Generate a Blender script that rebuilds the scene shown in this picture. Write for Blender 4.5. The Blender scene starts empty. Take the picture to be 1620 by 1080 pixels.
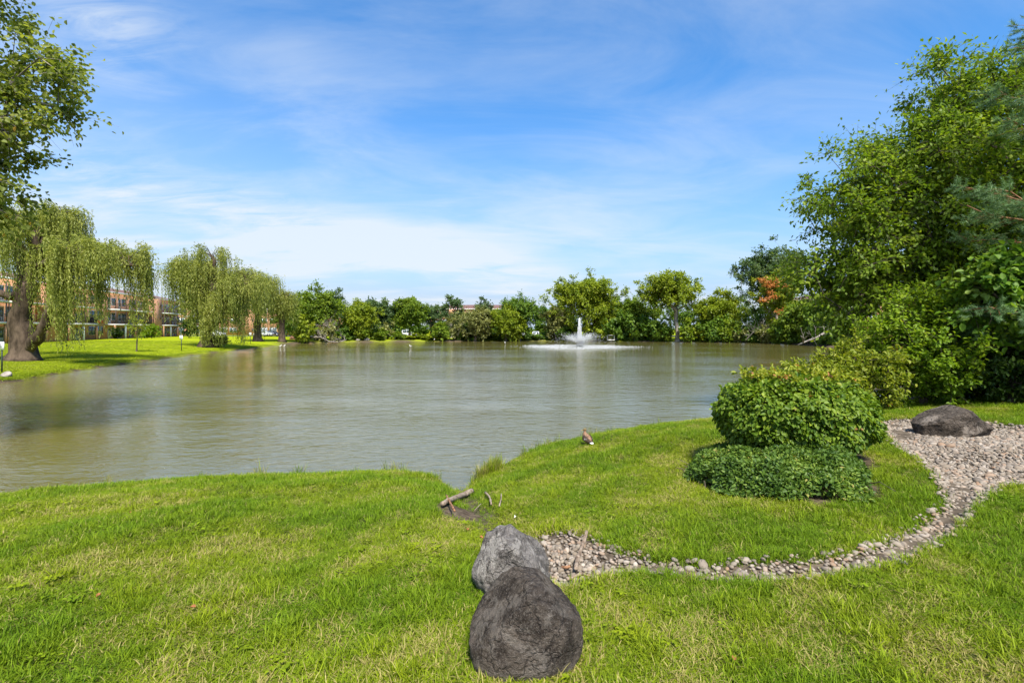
import bpy, math, random
import numpy as np
R = math.radians
SC = bpy.context.scene
COL = SC.collection

# ------------------------------------------------------------------ camera
CAMZ = 2.8            # metres above the water (z = 0)
F = 810.0             # focal length in photo pixels (1620 wide)
HOR = 520.0           # horizon row of the photo
cam_d = bpy.data.cameras.new('camera')
cam_d.sensor_width = 36.0
cam_d.lens = 18.0
cam_d.shift_y = -20.0 / 1620.0
cam_d.clip_start = 0.05
cam_d.clip_end = 6000.0
cam = bpy.data.objects.new('camera', cam_d)
COL.objects.link(cam)
cam.location = (0, 0, CAMZ)
cam.rotation_euler = (R(90), 0, 0)
SC.camera = cam

# ------------------------------------------------------------------ light
SUN_EL, SUN_AZ = R(54), R(166)      # azimuth clockwise from +Y: behind the camera, a little to its right
sun_d = bpy.data.lights.new('sun', 'SUN')
sun_d.energy = 3.25
sun_d.angle = R(10)
sun_d.color = (1.0, 0.95, 0.86)
sun = bpy.data.objects.new('sun', sun_d)
COL.objects.link(sun)
sun.location = (0, -20, 40)
sun.rotation_euler = (R(90) - SUN_EL, 0, math.pi - SUN_AZ)

SC.view_settings.view_transform = 'Standard'
SC.view_settings.look = 'None'
SC.view_settings.exposure = 1.47
SC.view_settings.gamma = 1.0
SC.view_settings.use_curve_mapping = False
cy = SC.cycles
cy.use_denoising = True
cy.max_bounces = 8
cy.diffuse_bounces = 5
cy.glossy_bounces = 2
cy.transmission_bounces = 4
cy.transparent_max_bounces = 8
cy.caustics_reflective = False
cy.caustics_refractive = False


class NT:
    """small helper round a node tree"""
    def __init__(s, tree):
        s.t = tree; s.n = tree.nodes; s.l = tree.links
        s.n.clear()

    def add(s, typ, **kw):
        n = s.n.new(typ)
        for k, v in kw.items():
            setattr(n, k, v)
        return n

    def put(s, sock, v):
        if isinstance(v, bpy.types.NodeSocket):
            s.l.new(v, sock)
        else:
            sock.default_value = v

    def m(s, op, a, b=None, c=None, clamp=False):
        n = s.add('ShaderNodeMath', operation=op, use_clamp=clamp)
        s.put(n.inputs[0], a)
        if b is not None: s.put(n.inputs[1], b)
        if c is not None: s.put(n.inputs[2], c)
        return n.outputs[0]

    def mix(s, f, a, b, blend='MIX'):
        n = s.add('ShaderNodeMix', data_type='RGBA', blend_type=blend)
        s.put(n.inputs[0], f)
        s.put(n.inputs[6], a if isinstance(a, bpy.types.NodeSocket) else tuple(a) + (1,) if len(a) == 3 else a)
        s.put(n.inputs[7], b if isinstance(b, bpy.types.NodeSocket) else tuple(b) + (1,) if len(b) == 3 else b)
        return n.outputs[2]

    def noise(s, vec, scale, detail=4, rough=0.55, dist=0.0):
        n = s.add('ShaderNodeTexNoise')
        if vec is not None: s.l.new(vec, n.inputs['Vector'])
        n.inputs['Scale'].default_value = scale
        n.inputs['Detail'].default_value = detail
        n.inputs['Roughness'].default_value = rough
        n.inputs['Distortion'].default_value = dist
        return n.outputs[0]

    def sstep(s, v, lo, hi, a=0.0, b=1.0):
        n = s.add('ShaderNodeMapRange', interpolation_type='SMOOTHSTEP')
        s.put(n.inputs[0], v)
        n.inputs[1].default_value = lo; n.inputs[2].default_value = hi
        n.inputs[3].default_value = a; n.inputs[4].default_value = b
        return n.outputs[0]

    def mapping(s, vec, scale=(1, 1, 1), rot=(0, 0, 0), loc=(0, 0, 0)):
        n = s.add('ShaderNodeMapping')
        s.l.new(vec, n.inputs[0])
        n.inputs['Scale'].default_value = scale
        n.inputs['Rotation'].default_value = rot
        n.inputs['Location'].default_value = loc
        return n.outputs[0]


def build_world():
    w = bpy.data.worlds.new('World')
    SC.world = w
    w.use_nodes = True
    T = NT(w.node_tree)
    sky = T.add('ShaderNodeTexSky', sky_type='NISHITA', sun_disc=False)
    sky.sun_elevation = SUN_EL
    sky.sun_rotation = SUN_AZ
    sky.air_density = 0.85; sky.dust_density = 0.0; sky.ozone_density = 1.3; sky.altitude = 600
    tc = T.add('ShaderNodeTexCoord')
    d = tc.outputs['Generated']
    sep = T.add('ShaderNodeSeparateXYZ'); T.l.new(d, sep.inputs[0])
    x, y, z = sep.outputs
    zc = T.m('MAXIMUM', z, 0.0)
    # cloud sheet: where the view direction meets a high layer
    k = T.m('DIVIDE', 1.0, T.m('ADD', zc, 0.16))
    cmb = T.add('ShaderNodeCombineXYZ')
    T.l.new(T.m('MULTIPLY', x, k), cmb.inputs[0]); T.l.new(T.m('MULTIPLY', y, k), cmb.inputs[1])
    cp = cmb.outputs[0]
    az = T.m('ARCTAN2', x, y)
    el = T.m('ARCSINE', zc)
    wisp = T.noise(T.mapping(cp, (0.75, 1.5, 1), (0, 0, R(-32))), 1.6, 8, 0.62, 0.7)
    soft = T.noise(T.mapping(cp, (0.7, 1.1, 1), (0, 0, R(-14)), (3.1, 1.7, 0)), 0.9, 4, 0.5, 0.3)
    fine = T.noise(T.mapping(cp, (1.2, 3.2, 1), (0, 0, R(-24)), (7, 2, 0)), 2.4, 6, 0.65, 0.8)
    # thin veil everywhere, thicker low down towards the left
    low = T.sstep(T.m('ADD', el, T.m('MULTIPLY', az, 0.30)), 0.46, -0.10)
    veil = T.m('MULTIPLY', T.sstep(T.m('ADD', T.m('MULTIPLY', wisp, 0.45), T.m('MULTIPLY', soft, 0.55)), 0.36, 0.72), T.m('ADD', T.m('MULTIPLY', low, 0.80), 0.46))
    veil = T.m('ADD', veil, T.m('MULTIPLY', low, 0.24))
    # the long bright bank of cloud sinking to the right
    eld = T.m('ADD', el, T.m('MULTIPLY', T.m('SUBTRACT', wisp, 0.5), 0.10))
    line = T.m('SUBTRACT', 0.124, T.m('MULTIPLY', az, 0.145))
    wid = T.m('SUBTRACT', 0.030, T.m('MULTIPLY', az, 0.042))
    wid = T.m('MAXIMUM', wid, 0.016)
    q = T.m('DIVIDE', T.m('SUBTRACT', eld, line), wid)
    g = T.m('POWER', 2.718, T.m('MULTIPLY', T.m('MULTIPLY', q, q), -1.0))
    fade = T.m('MULTIPLY', T.sstep(az, 0.22, -0.12), T.sstep(az, -1.25, -0.7))
    bank = T.m('MULTIPLY', T.m('MULTIPLY', g, fade), T.sstep(T.m('ADD', T.m('MULTIPLY', fine, 0.5), T.m('MULTIPLY', soft, 0.5)), 0.30, 0.60))
    # small puff high on the left
    pa = T.m('DIVIDE', T.m('SUBTRACT', az, -0.672), 0.085)
    pe = T.m('DIVIDE', T.m('SUBTRACT', eld, 0.435), 0.055)
    pg = T.m('POWER', 2.718, T.m('MULTIPLY', T.m('ADD', T.m('MULTIPLY', pa, pa), T.m('MULTIPLY', pe, pe)), -1.0))
    puff = T.m('MULTIPLY', pg, T.sstep(fine, 0.34, 0.62, 0.0, 0.6))
    alpha = T.m('ADD', T.m('ADD', veil, T.m('MULTIPLY', bank, 0.75)), puff, clamp=True)
    alpha = T.m('MULTIPLY', alpha, 0.86)
    sat = T.add('ShaderNodeHueSaturation'); sat.inputs['Saturation'].default_value = 1.45; sat.inputs['Value'].default_value = 1.0
    T.l.new(sky.outputs[0], sat.inputs['Color'])
    # thin haze low in the sky, all round
    hazy = T.m('MULTIPLY', T.m('POWER', 2.718, T.m('DIVIDE', el, -0.24)), 1.2, clamp=True)
    base = T.mix(hazy, sat.outputs[0], (1.48, 2.08, 3.0))
    c = T.mix(alpha, base, (3.0, 3.25, 3.5))
    bg = T.add('ShaderNodeBackground'); bg.inputs['Strength'].default_value = 0.102
    T.l.new(c, bg.inputs['Color'])
    out = T.add('ShaderNodeOutputWorld'); T.l.new(bg.outputs[0], out.inputs[0])


build_world()

# ------------------------------------------------------------------ materials
def new_mat(name):
    m = bpy.data.materials.new(name)
    m.use_nodes = True
    T = NT(m.node_tree)
    out = T.add('ShaderNodeOutputMaterial')
    return m, T, out


def principled(T, col, rough=0.8, spec=0.3, normal=None, metal=0.0):
    p = T.add('ShaderNodeBsdfPrincipled')
    T.put(p.inputs['Base Color'], col if isinstance(col, bpy.types.NodeSocket) else tuple(col) + (1,))
    T.put(p.inputs['Roughness'], rough)
    p.inputs['Specular IOR Level'].default_value = spec
    p.inputs['Metallic'].default_value = metal
    if normal is not None: T.l.new(normal, p.inputs['Normal'])
    return p


def bump(T, height, strength=0.5, dist=0.02):
    b = T.add('ShaderNodeBump')
    b.inputs['Strength'].default_value = strength
    b.inputs['Distance'].default_value = dist
    T.l.new(height, b.inputs['Height'])
    return b.outputs[0]


def simple_mat(name, col, rough=0.7, spec=0.3, var=0.12, scale=3.0, metal=0.0, bmp=0.0):
    m, T, out = new_mat(name)
    tc = T.add('ShaderNodeTexCoord').outputs['Object']
    n = T.noise(tc, scale, 5, 0.6)
    f = T.sstep(n, 0.3, 0.7)
    a = tuple(max(0, c * (1 - var)) for c in col); b = tuple(min(1, c * (1 + var)) for c in col)
    p = principled(T, T.mix(f, a, b), rough, spec, bump(T, n, bmp, 0.01) if bmp else None, metal)
    T.l.new(p.outputs[0], out.inputs[0])
    return m


def leaf_mat(name, dark, mid, light, trans=0.35, spot=None, rough=0.5, spec=0.25):
    """leaf colour from the per-leaf 'tint' value; a little light passes through each blade"""
    m, T, out = new_mat(name)
    at = T.add('ShaderNodeAttribute', attribute_name='tint').outputs['Fac']
    rp = T.add('ShaderNodeValToRGB')
    cr = rp.color_ramp
    cr.elements[0].position = 0.0; cr.elements[0].color = dark + (1,)
    cr.elements[1].position = 1.0; cr.elements[1].color = light + (1,)
    e = cr.elements.new(0.5); e.color = mid + (1,)
    if spot:
        cr.elements[2].position = 0.955
        e = cr.elements.new(0.975); e.color = spot + (1,)
    T.l.new(at, rp.inputs[0])
    col = rp.outputs[0]
    p = principled(T, col, rough, spec)
    tr = T.add('ShaderNodeBsdfTranslucent')
    T.l.new(T.mix(1.0, col, (1.25, 1.25, 0.55), 'MULTIPLY'), tr.inputs[0])
    mx = T.add('ShaderNodeMixShader'); mx.inputs[0].default_value = trans
    T.l.new(p.outputs[0], mx.inputs[1]); T.l.new(tr.outputs[0], mx.inputs[2])
    T.l.new(mx.outputs[0], out.inputs[0])
    return m


def bark_mat(name, a, b, scale=6.0, zstretch=0.25):
    m, T, out = new_mat(name)
    tc = T.add('ShaderNodeTexCoord').outputs['Object']
    v = T.mapping(tc, (1, 1, zstretch))
    n = T.noise(v, scale, 6, 0.65, 0.4)
    n2 = T.noise(tc, scale * 0.25, 3)
    f = T.m('ADD', T.m('MULTIPLY', n, 0.7), T.m('MULTIPLY', n2, 0.3))
    p = principled(T, T.mix(T.sstep(f, 0.34, 0.66), a, b), 0.9, 0.15, bump(T, n, 0.8, 0.04))
    T.l.new(p.outputs[0], out.inputs[0])
    return m


M = {}
M['bark'] = bark_mat('bark', (0.045, 0.034, 0.025), (0.16, 0.13, 0.10))
M['bark_pale'] = bark_mat('bark_pale', (0.13, 0.11, 0.09), (0.36, 0.32, 0.27))
M['bark_willow'] = bark_mat('bark_willow', (0.03, 0.021, 0.014), (0.125, 0.09, 0.064), 3.5, 0.3)
M['bark_pine'] = bark_mat('bark_pine', (0.12, 0.055, 0.03), (0.34, 0.18, 0.10))
M['driftwood'] = bark_mat('driftwood', (0.16, 0.11, 0.075), (0.46, 0.37, 0.28), 22, 0.3)
M['rotwood'] = bark_mat('rotwood', (0.14, 0.06, 0.03), (0.40, 0.22, 0.12), 22, 0.3)

M['leaf_cherry'] = leaf_mat('leaf_cherry', (0.080, 0.140, 0.011), (0.17, 0.260, 0.018), (0.33, 0.40, 0.035), 0.50)
M['leaf_poplar'] = leaf_mat('leaf_poplar', (0.11, 0.15, 0.024), (0.20, 0.245, 0.04), (0.34, 0.36, 0.08), 0.52, (0.38, 0.24, 0.03))
M['leaf_bright'] = leaf_mat('leaf_bright', (0.10, 0.185, 0.011), (0.20, 0.31, 0.018), (0.35, 0.43, 0.04), 0.46)
M['leaf_yellow'] = leaf_mat('leaf_yellow', (0.11, 0.16, 0.012), (0.22, 0.27, 0.02), (0.38, 0.38, 0.05), 0.42, (0.45, 0.20, 0.08))
M['leaf_hedge'] = leaf_mat('leaf_hedge', (0.055, 0.115, 0.010), (0.14, 0.225, 0.017), (0.30, 0.375, 0.035), 0.38, (0.30, 0.16, 0.05), 0.48, 0.28)
M['leaf_cover'] = leaf_mat('leaf_cover', (0.038, 0.085, 0.012), (0.10, 0.175, 0.022), (0.24, 0.32, 0.045), 0.32, (0.30, 0.27, 0.06), 0.5, 0.28)
M['leaf_mulberry'] = leaf_mat('leaf_mulberry', (0.06, 0.14, 0.015), (0.14, 0.25, 0.025), (0.30, 0.40, 0.08), 0.42)
M['leaf_mid'] = leaf_mat('leaf_mid', (0.0715, 0.1306, 0.0138), (0.1718, 0.2544, 0.022), (0.3162, 0.3795, 0.038), 0.42)
M['leaf_deep'] = leaf_mat('leaf_deep', (0.0488, 0.1057, 0.0163), (0.1219, 0.2113, 0.0228), (0.2392, 0.3289, 0.0449), 0.42)
M['leaf_lime'] = leaf_mat('leaf_lime', (0.1125, 0.1688, 0.01), (0.2375, 0.3, 0.0187), (0.3795, 0.414, 0.0345), 0.42)
M['leaf_blue'] = leaf_mat('leaf_blue', (0.0438, 0.0875, 0.0325), (0.1063, 0.1688, 0.0562), (0.1955, 0.253, 0.092), 0.42)
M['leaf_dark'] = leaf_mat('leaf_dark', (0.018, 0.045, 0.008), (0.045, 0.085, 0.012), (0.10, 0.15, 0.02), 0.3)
M['leaf_orange'] = leaf_mat('leaf_orange', (0.30, 0.12, 0.03), (0.50, 0.20, 0.06), (0.62, 0.32, 0.10), 0.4)
M['leaf_willow'] = leaf_mat('leaf_willow', (0.115, 0.1495, 0.0253), (0.253, 0.2818, 0.0517), (0.483, 0.483, 0.1265), 0.42)
M['leaf_olive'] = leaf_mat('leaf_olive', (0.1125, 0.125, 0.0375), (0.2375, 0.25, 0.075), (0.414, 0.4025, 0.1495), 0.42)
M['needle'] = leaf_mat('needle', (0.065, 0.13, 0.055), (0.14, 0.24, 0.10), (0.26, 0.38, 0.16), 0.25)
M['reed'] = leaf_mat('reed', (0.05, 0.12, 0.012), (0.11, 0.21, 0.02), (0.20, 0.31, 0.04), 0.35)


def grass_mat():
    m, T, out = new_mat('grass')
    at = T.add('ShaderNodeAttribute', attribute_name='tint').outputs['Fac']
    ai = T.add('ShaderNodeAttribute', attribute_name='patch', attribute_type='INSTANCER').outputs['Fac']
    ad = T.add('ShaderNodeAttribute', attribute_name='dry', attribute_type='INSTANCER').outputs['Fac']
    green = T.mix(at, (0.105, 0.150, 0.005), (0.285, 0.345, 0.012))
    lush = T.mix(at, (0.058, 0.118, 0.004), (0.175, 0.275, 0.010))
    c = T.mix(ai, lush, green)
    straw = T.mix(at, (0.24, 0.20, 0.055), (0.48, 0.42, 0.15))
    # a blade is dry when its own value falls under the dryness of the place
    own = T.add('ShaderNodeAttribute', attribute_name='own').outputs['Fac']
    c = T.mix(T.m('LESS_THAN', own, ad), c, straw)
    p = principled(T, c, 0.6, 0.12)
    tr = T.add('ShaderNodeBsdfTranslucent')
    T.l.new(T.mix(1.0, c, (1.2, 1.2, 0.6), 'MULTIPLY'), tr.inputs[0])
    mx = T.add('ShaderNodeMixShader'); mx.inputs[0].default_value = 0.28
    T.l.new(p.outputs[0], mx.inputs[1]); T.l.new(tr.outputs[0], mx.inputs[2])
    T.l.new(mx.outputs[0], out.inputs[0])
    return m


M['grass'] = grass_mat()


def ground_mat():
    m, T, out = new_mat('lawn_ground')
    tc = T.add('ShaderNodeTexCoord').outputs['Object']
    soil = T.add('ShaderNodeAttribute', attribute_name='soil').outputs['Fac']
    far = T.add('ShaderNodeAttribute', attribute_name='far').outputs['Fac']
    n1 = T.noise(tc, 0.35, 4)
    n2 = T.noise(tc, 14.0, 5, 0.7)
    n3 = T.noise(T.mapping(tc, (0.25, 1.6, 1), (0, 0, R(12))), 0.9, 3)
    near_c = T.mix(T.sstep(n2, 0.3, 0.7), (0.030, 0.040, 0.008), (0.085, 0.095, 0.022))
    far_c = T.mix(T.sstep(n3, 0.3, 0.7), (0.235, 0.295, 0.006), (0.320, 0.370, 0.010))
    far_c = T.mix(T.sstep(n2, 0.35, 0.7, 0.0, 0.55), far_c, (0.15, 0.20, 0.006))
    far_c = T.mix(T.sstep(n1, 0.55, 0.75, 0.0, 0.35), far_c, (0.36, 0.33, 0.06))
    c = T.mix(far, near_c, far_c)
    n4 = T.noise(tc, 9.0, 6, 0.7)
    dirt = T.mix(T.sstep(n4, 0.3, 0.7), (0.045, 0.032, 0.022), (0.15, 0.115, 0.08))
    c = T.mix(soil, c, dirt)
    p = principled(T, c, 0.95, 0.02, bump(T, n2, 0.6, 0.03))
    T.l.new(p.outputs[0], out.inputs[0])
    return m


M['ground'] = ground_mat()


def water_mat():
    m, T, out = new_mat('pond_water')
    tc = T.add('ShaderNodeTexCoord').outputs['Object']
    big = T.noise(T.mapping(tc, (0.6, 1.3, 1)), 0.09, 4)
    w1 = T.noise(T.mapping(tc, (0.75, 1.15, 1), (0, 0, R(8))), 1.8, 3, 0.5, 0.5)
    w2 = T.noise(T.mapping(tc, (0.75, 1.3, 1), (0, 0, R(-9))), 4.2, 4, 0.6, 0.5)
    w3 = T.noise(T.mapping(tc, (0.8, 1.2, 1), (0, 0, R(25))), 0.5, 2, 0.5, 0.3)
    h = T.m('ADD', T.m('ADD', T.m('MULTIPLY', w1, 0.55), T.m('MULTIPLY', w2, 0.40)), T.m('MULTIPLY', w3, 0.5))
    h = T.m('MULTIPLY', h, T.sstep(big, 0.36, 0.64, 0.45, 1.25))
    nb = bump(T, h, 1.0, 0.065)
    c = T.mix(T.sstep(big, 0.3, 0.7), (0.110, 0.096, 0.026), (0.134, 0.116, 0.034))
    p = principled(T, c, 0.05, 0.5, nb)
    p.inputs['IOR'].default_value = 2.7
    p.inputs['Specular Tint'].default_value = (1.0, 0.92, 0.80, 1)
    T.l.new(p.outputs[0], out.inputs[0])
    return m


M['water'] = water_mat()


def boulder_mat(name, dark, mid, light, scale=1.0, streak=0.5, lichen=0.5):
    m, T, out = new_mat(name)
    tc = T.add('ShaderNodeTexCoord').outputs['Object']
    n1 = T.noise(tc, 4.5 * scale, 6, 0.65, 0.4)
    n2 = T.noise(tc, 42 * scale, 7, 0.8)
    n3 = T.noise(T.mapping(tc, (1.6, 1.6, 3.4), (R(28), R(-32), R(20))), 10 * scale, 8, 0.75, 0.25)
    vo = T.add('ShaderNodeTexVoronoi', feature='DISTANCE_TO_EDGE')
    wob = T.add('ShaderNodeVectorMath', operation='ADD')
    nv = T.add('ShaderNodeTexNoise'); nv.inputs['Scale'].default_value = 7 * scale; nv.inputs['Detail'].default_value = 5
    T.l.new(tc, nv.inputs['Vector'])
    sc_ = T.add('ShaderNodeVectorMath', operation='SCALE'); T.l.new(nv.outputs['Color'], sc_.inputs[0]); sc_.inputs['Scale'].default_value = 0.22
    T.l.new(tc, wob.inputs[0]); T.l.new(sc_.outputs[0], wob.inputs[1]); T.l.new(wob.outputs[0], vo.inputs['Vector'])
    vo.inputs['Scale'].default_value = 4.2 * scale
    crack = T.sstep(vo.outputs[0], 0.0, 0.05)
    pv = T.add('ShaderNodeTexVoronoi'); T.l.new(tc, pv.inputs['Vector']); pv.inputs['Scale'].default_value = 24 * scale
    pit = T.sstep(pv.outputs[0], 0.10, 0.34)
    n5 = T.noise(tc, 130 * scale, 4, 0.7)
    c = T.mix(T.sstep(n1, 0.42, 0.58), dark, mid)
    c = T.mix(T.sstep(n3, 0.52, 0.74, 0, streak), c, light)
    c = T.mix(T.sstep(n2, 0.50, 0.72, 0, 0.6), c, light)
    c = T.mix(T.sstep(n5, 0.56, 0.72, 0, 0.6), c, tuple(min(1, q * 1.2) for q in light))
    c = T.mix(T.sstep(n2, 0.46, 0.30, 0, 0.8), c, tuple(q * .45 for q in dark))
    n6 = T.noise(tc, 3.6 * scale, 7, 0.68, 0.5)
    c = T.mix(T.sstep(n6, 0.52, 0.58, 0, lichen), c, light)
    c = T.mix(T.m('MULTIPLY', T.m('SUBTRACT', 1.0, crack), 0.45), c, tuple(q * .5 for q in dark))
    sep = T.add('ShaderNodeSeparateXYZ'); T.l.new(tc, sep.inputs[0])
    foot = T.m('MULTIPLY', T.sstep(T.m('ADD', sep.outputs[2], T.m('MULTIPLY', n1, 0.22)), 0.36, 0.20), 0.6)
    c = T.mix(foot, c, tuple(min(1, q * 1.05) for q in light))
    h = T.m('ADD', T.m('ADD', T.m('MULTIPLY', n2, 0.55), T.m('MULTIPLY', n3, 0.9)), T.m('ADD', T.m('MULTIPLY', n5, 0.25), T.m('MULTIPLY', n1, 0.8)))
    h = T.m('ADD', h, T.m('ADD', T.m('MULTIPLY', crack, 0.35), T.m('MULTIPLY', pit, 0.30)))
    p = principled(T, c, 0.9, 0.2, bump(T, h, 1.0, 0.05))
    T.l.new(p.outputs[0], out.inputs[0])
    return m


M['boulder_dark'] = boulder_mat('boulder_dark', (0.040, 0.029, 0.021), (0.120, 0.094, 0.072), (0.38, 0.33, 0.275), 1.4, 0.55, 0.30)
M['boulder_grey'] = boulder_mat('boulder_grey', (0.12, 0.105, 0.092), (0.28, 0.25, 0.225), (0.58, 0.53, 0.47), 1.3, 0.85, 0.6)
M['boulder_brown'] = boulder_mat('boulder_brown', (0.036, 0.027, 0.019), (0.105, 0.082, 0.062), (0.34, 0.285, 0.23), 0.8, 0.4, 0.5)


def pebble_mat():
    m, T, out = new_mat('pebble')
    oi = T.add('ShaderNodeObjectInfo').outputs['Random']
    rp = T.add('ShaderNodeValToRGB'); cr = rp.color_ramp
    cr.elements[0].color = (0.13, 0.108, 0.088, 1); cr.elements[1].color = (0.45, 0.39, 0.32, 1)
    for pos, c in ((0.25, (0.225, 0.175, 0.125)), (0.45, (0.21, 0.18, 0.15)), (0.62, (0.30, 0.25, 0.19)), (0.78, (0.35, 0.30, 0.25)), (0.93, (0.28, 0.17, 0.10))):
        e = cr.elements.new(pos); e.color = c + (1,)
    T.l.new(oi, rp.inputs[0])
    tc = T.add('ShaderNodeTexCoord').outputs['Object']
    n = T.noise(tc, 1.8, 4, 0.6)
    c = T.mix(T.sstep(n, 0.3, 0.7, 0.0, 0.5), rp.outputs[0], (0.20, 0.165, 0.125))
    p = principled(T, c, 0.8, 0.25)
    T.l.new(p.outputs[0], out.inputs[0])
    return m


M['pebble'] = pebble_mat()


def brick_mat(name, a, b, mortar):
    m, T, out = new_mat(name)
    tc = T.add('ShaderNodeTexCoord').outputs['Object']
    br = T.add('ShaderNodeTexBrick')
    T.l.new(T.mapping(tc, (1, 1, 1), (R(90), 0, 0)), br.inputs['Vector'])
    br.inputs['Color1'].default_value = a + (1,); br.inputs['Color2'].default_value = b + (1,)
    br.inputs['Mortar'].default_value = mortar + (1,)
    br.inputs['Scale'].default_value = 1.0
    br.inputs['Brick Width'].default_value = 0.22; br.inputs['Row Height'].default_value = 0.075
    br.inputs['Mortar Size'].default_value = 0.008
    n = T.noise(tc, 0.6, 4)
    c = T.mix(T.sstep(n, 0.3, 0.7, 0, 0.35), br.outputs[0], tuple(q * 0.7 for q in a))
    p = principled(T, c, 0.9, 0.15)
    T.l.new(p.outputs[0], out.inputs[0])
    return m


M['brick'] = brick_mat('brick', (0.46, 0.20, 0.095), (0.54, 0.27, 0.14), (0.42, 0.33, 0.26))
M['concrete'] = simple_mat('concrete', (0.62, 0.60, 0.56), 0.9, 0.2, 0.1, 1.0)
M['white_paint'] = simple_mat('white_paint', (0.78, 0.78, 0.76), 0.5, 0.4, 0.04)
M['railing'] = simple_mat('railing', (0.07, 0.05, 0.045), 0.6, 0.3)
M['roof'] = simple_mat('roof', (0.17, 0.095, 0.08), 0.9, 0.15, 0.2, 2.0)
M['door'] = simple_mat('door', (0.55, 0.55, 0.53), 0.5, 0.4)
M['asphalt'] = simple_mat('asphalt', (0.06, 0.06, 0.06), 0.95, 0.2, 0.2, 4.0)
M['tyre'] = simple_mat('tyre', (0.02, 0.02, 0.02), 0.9, 0.2)
M['chrome'] = simple_mat('chrome', (0.5, 0.5, 0.5), 0.3, 0.5, 0.05, 3, 0.9)
M['red_plastic'] = simple_mat('red_plastic', (0.55, 0.03, 0.02), 0.5, 0.4)
M['black_cloth'] = simple_mat('black_cloth', (0.02, 0.022, 0.03), 0.9, 0.1)
M['dark_metal'] = simple_mat('dark_metal', (0.035, 0.05, 0.04), 0.6, 0.4, 0.2)
M['sign_white'] = simple_mat('sign_white', (0.75, 0.76, 0.76), 0.5, 0.4, 0.03)
M['sign_ink'] = simple_mat('sign_ink', (0.08, 0.08, 0.09), 0.6, 0.3)
M['dry_leaf'] = simple_mat('dry_leaf', (0.30, 0.12, 0.045), 0.8, 0.2, 0.3, 30)
M['petal'] = simple_mat('petal', (0.75, 0.72, 0.62), 0.7, 0.2, 0.1, 30)
M['red_rock'] = simple_mat('red_rock', (0.26, 0.13, 0.09), 0.9, 0.2, 0.4, 2.0, bmp=0.5)
M['grey_rock'] = simple_mat('grey_rock', (0.30, 0.26, 0.22), 0.9, 0.2, 0.4, 2.0, bmp=0.5)
M['feather_white'] = simple_mat('feather_white', (0.8, 0.79, 0.75), 0.8, 0.2, 0.05)
M['beak'] = simple_mat('beak', (0.22, 0.15, 0.04), 0.5, 0.4)
M['feather_dark'] = simple_mat('feather_dark', (0.055, 0.036, 0.026), 0.8, 0.2, 0.5, 30)
M['feather_brown'] = simple_mat('feather_brown', (0.21, 0.125, 0.075), 0.8, 0.2, 0.75, 34)
M['feather_head'] = simple_mat('feather_head', (0.15, 0.105, 0.04), 0.75, 0.3, 0.3, 40)
M['feather_blue'] = simple_mat('feather_blue', (0.03, 0.03, 0.15), 0.4, 0.5, 0.2, 30)
M['orange_skin'] = simple_mat('orange_skin', (0.5, 0.17, 0.03), 0.6, 0.4)
M['eye'] = simple_mat('eye', (0.01, 0.01, 0.01), 0.15, 0.6)


def glass_mat():
    m, T, out = new_mat('window_glass')
    p = principled(T, (0.10, 0.13, 0.135), 0.08, 0.8)
    T.l.new(p.outputs[0], out.inputs[0])
    return m


M['glass'] = glass_mat()


def spray_mat():
    m, T, out = new_mat('spray')
    p = principled(T, (0.93, 0.94, 0.95), 0.4, 0.5)
    tr = T.add('ShaderNodeBsdfTranslucent'); tr.inputs[0].default_value = (0.9, 0.92, 0.95, 1)
    mx = T.add('ShaderNodeMixShader'); mx.inputs[0].default_value = 0.5
    T.l.new(p.outputs[0], mx.inputs[1]); T.l.new(tr.outputs[0], mx.inputs[2])
    T.l.new(mx.outputs[0], out.inputs[0])
    return m


M['spray'] = spray_mat()


def car_paint(name, col):
    m, T, out = new_mat(name)
    p = principled(T, col, 0.3, 0.5)
    p.inputs['Coat Weight'].default_value = 0.6
    T.l.new(p.outputs[0], out.inputs[0])
    return m


M['car_white'] = car_paint('car_white', (0.74, 0.75, 0.76))
M['car_silver'] = car_paint('car_silver', (0.42, 0.44, 0.47))
M['car_dark'] = car_paint('car_dark', (0.03, 0.03, 0.05))

# ------------------------------------------------------------------ mesh helpers
def raw_mesh(name, V, polys, mat, smooth=False, attrs=None):
    V = np.ascontiguousarray(V, dtype=np.float32)
    me = bpy.data.meshes.new(name)
    me.vertices.add(len(V))
    me.vertices.foreach_set('co', V.ravel())
    polys = [np.asarray(p, dtype=np.int32) for p in (polys if isinstance(polys, (list, tuple)) else [polys]) if len(p)]
    nl = sum(p.size for p in polys); npo = sum(len(p) for p in polys)
    me.loops.add(nl)
    me.loops.foreach_set('vertex_index', np.concatenate([p.ravel() for p in polys]))
    me.polygons.add(npo)
    tot = np.concatenate([np.full(len(p), p.shape[1], np.int32) for p in polys])
    me.polygons.foreach_set('loop_start', np.concatenate([[0], np.cumsum(tot)[:-1]]).astype(np.int32))
    if smooth:
        me.polygons.foreach_set('use_smooth', np.ones(npo, dtype=bool))
    for k, (dom, arr) in (attrs or {}).items():
        a = me.attributes.new(k, 'FLOAT', dom)
        a.data.foreach_set('value', np.ascontiguousarray(arr, dtype=np.float32))
    me.update(calc_edges=True)
    if mat is not None:
        me.materials.append(M[mat] if isinstance(mat, str) else mat)
    return me


def link(name, me, parent=None, loc=(0, 0, 0)):
    o = bpy.data.objects.new(name, me)
    COL.objects.link(o)
    o.location = loc
    if parent is not None:
        o.parent = parent
    return o


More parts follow.
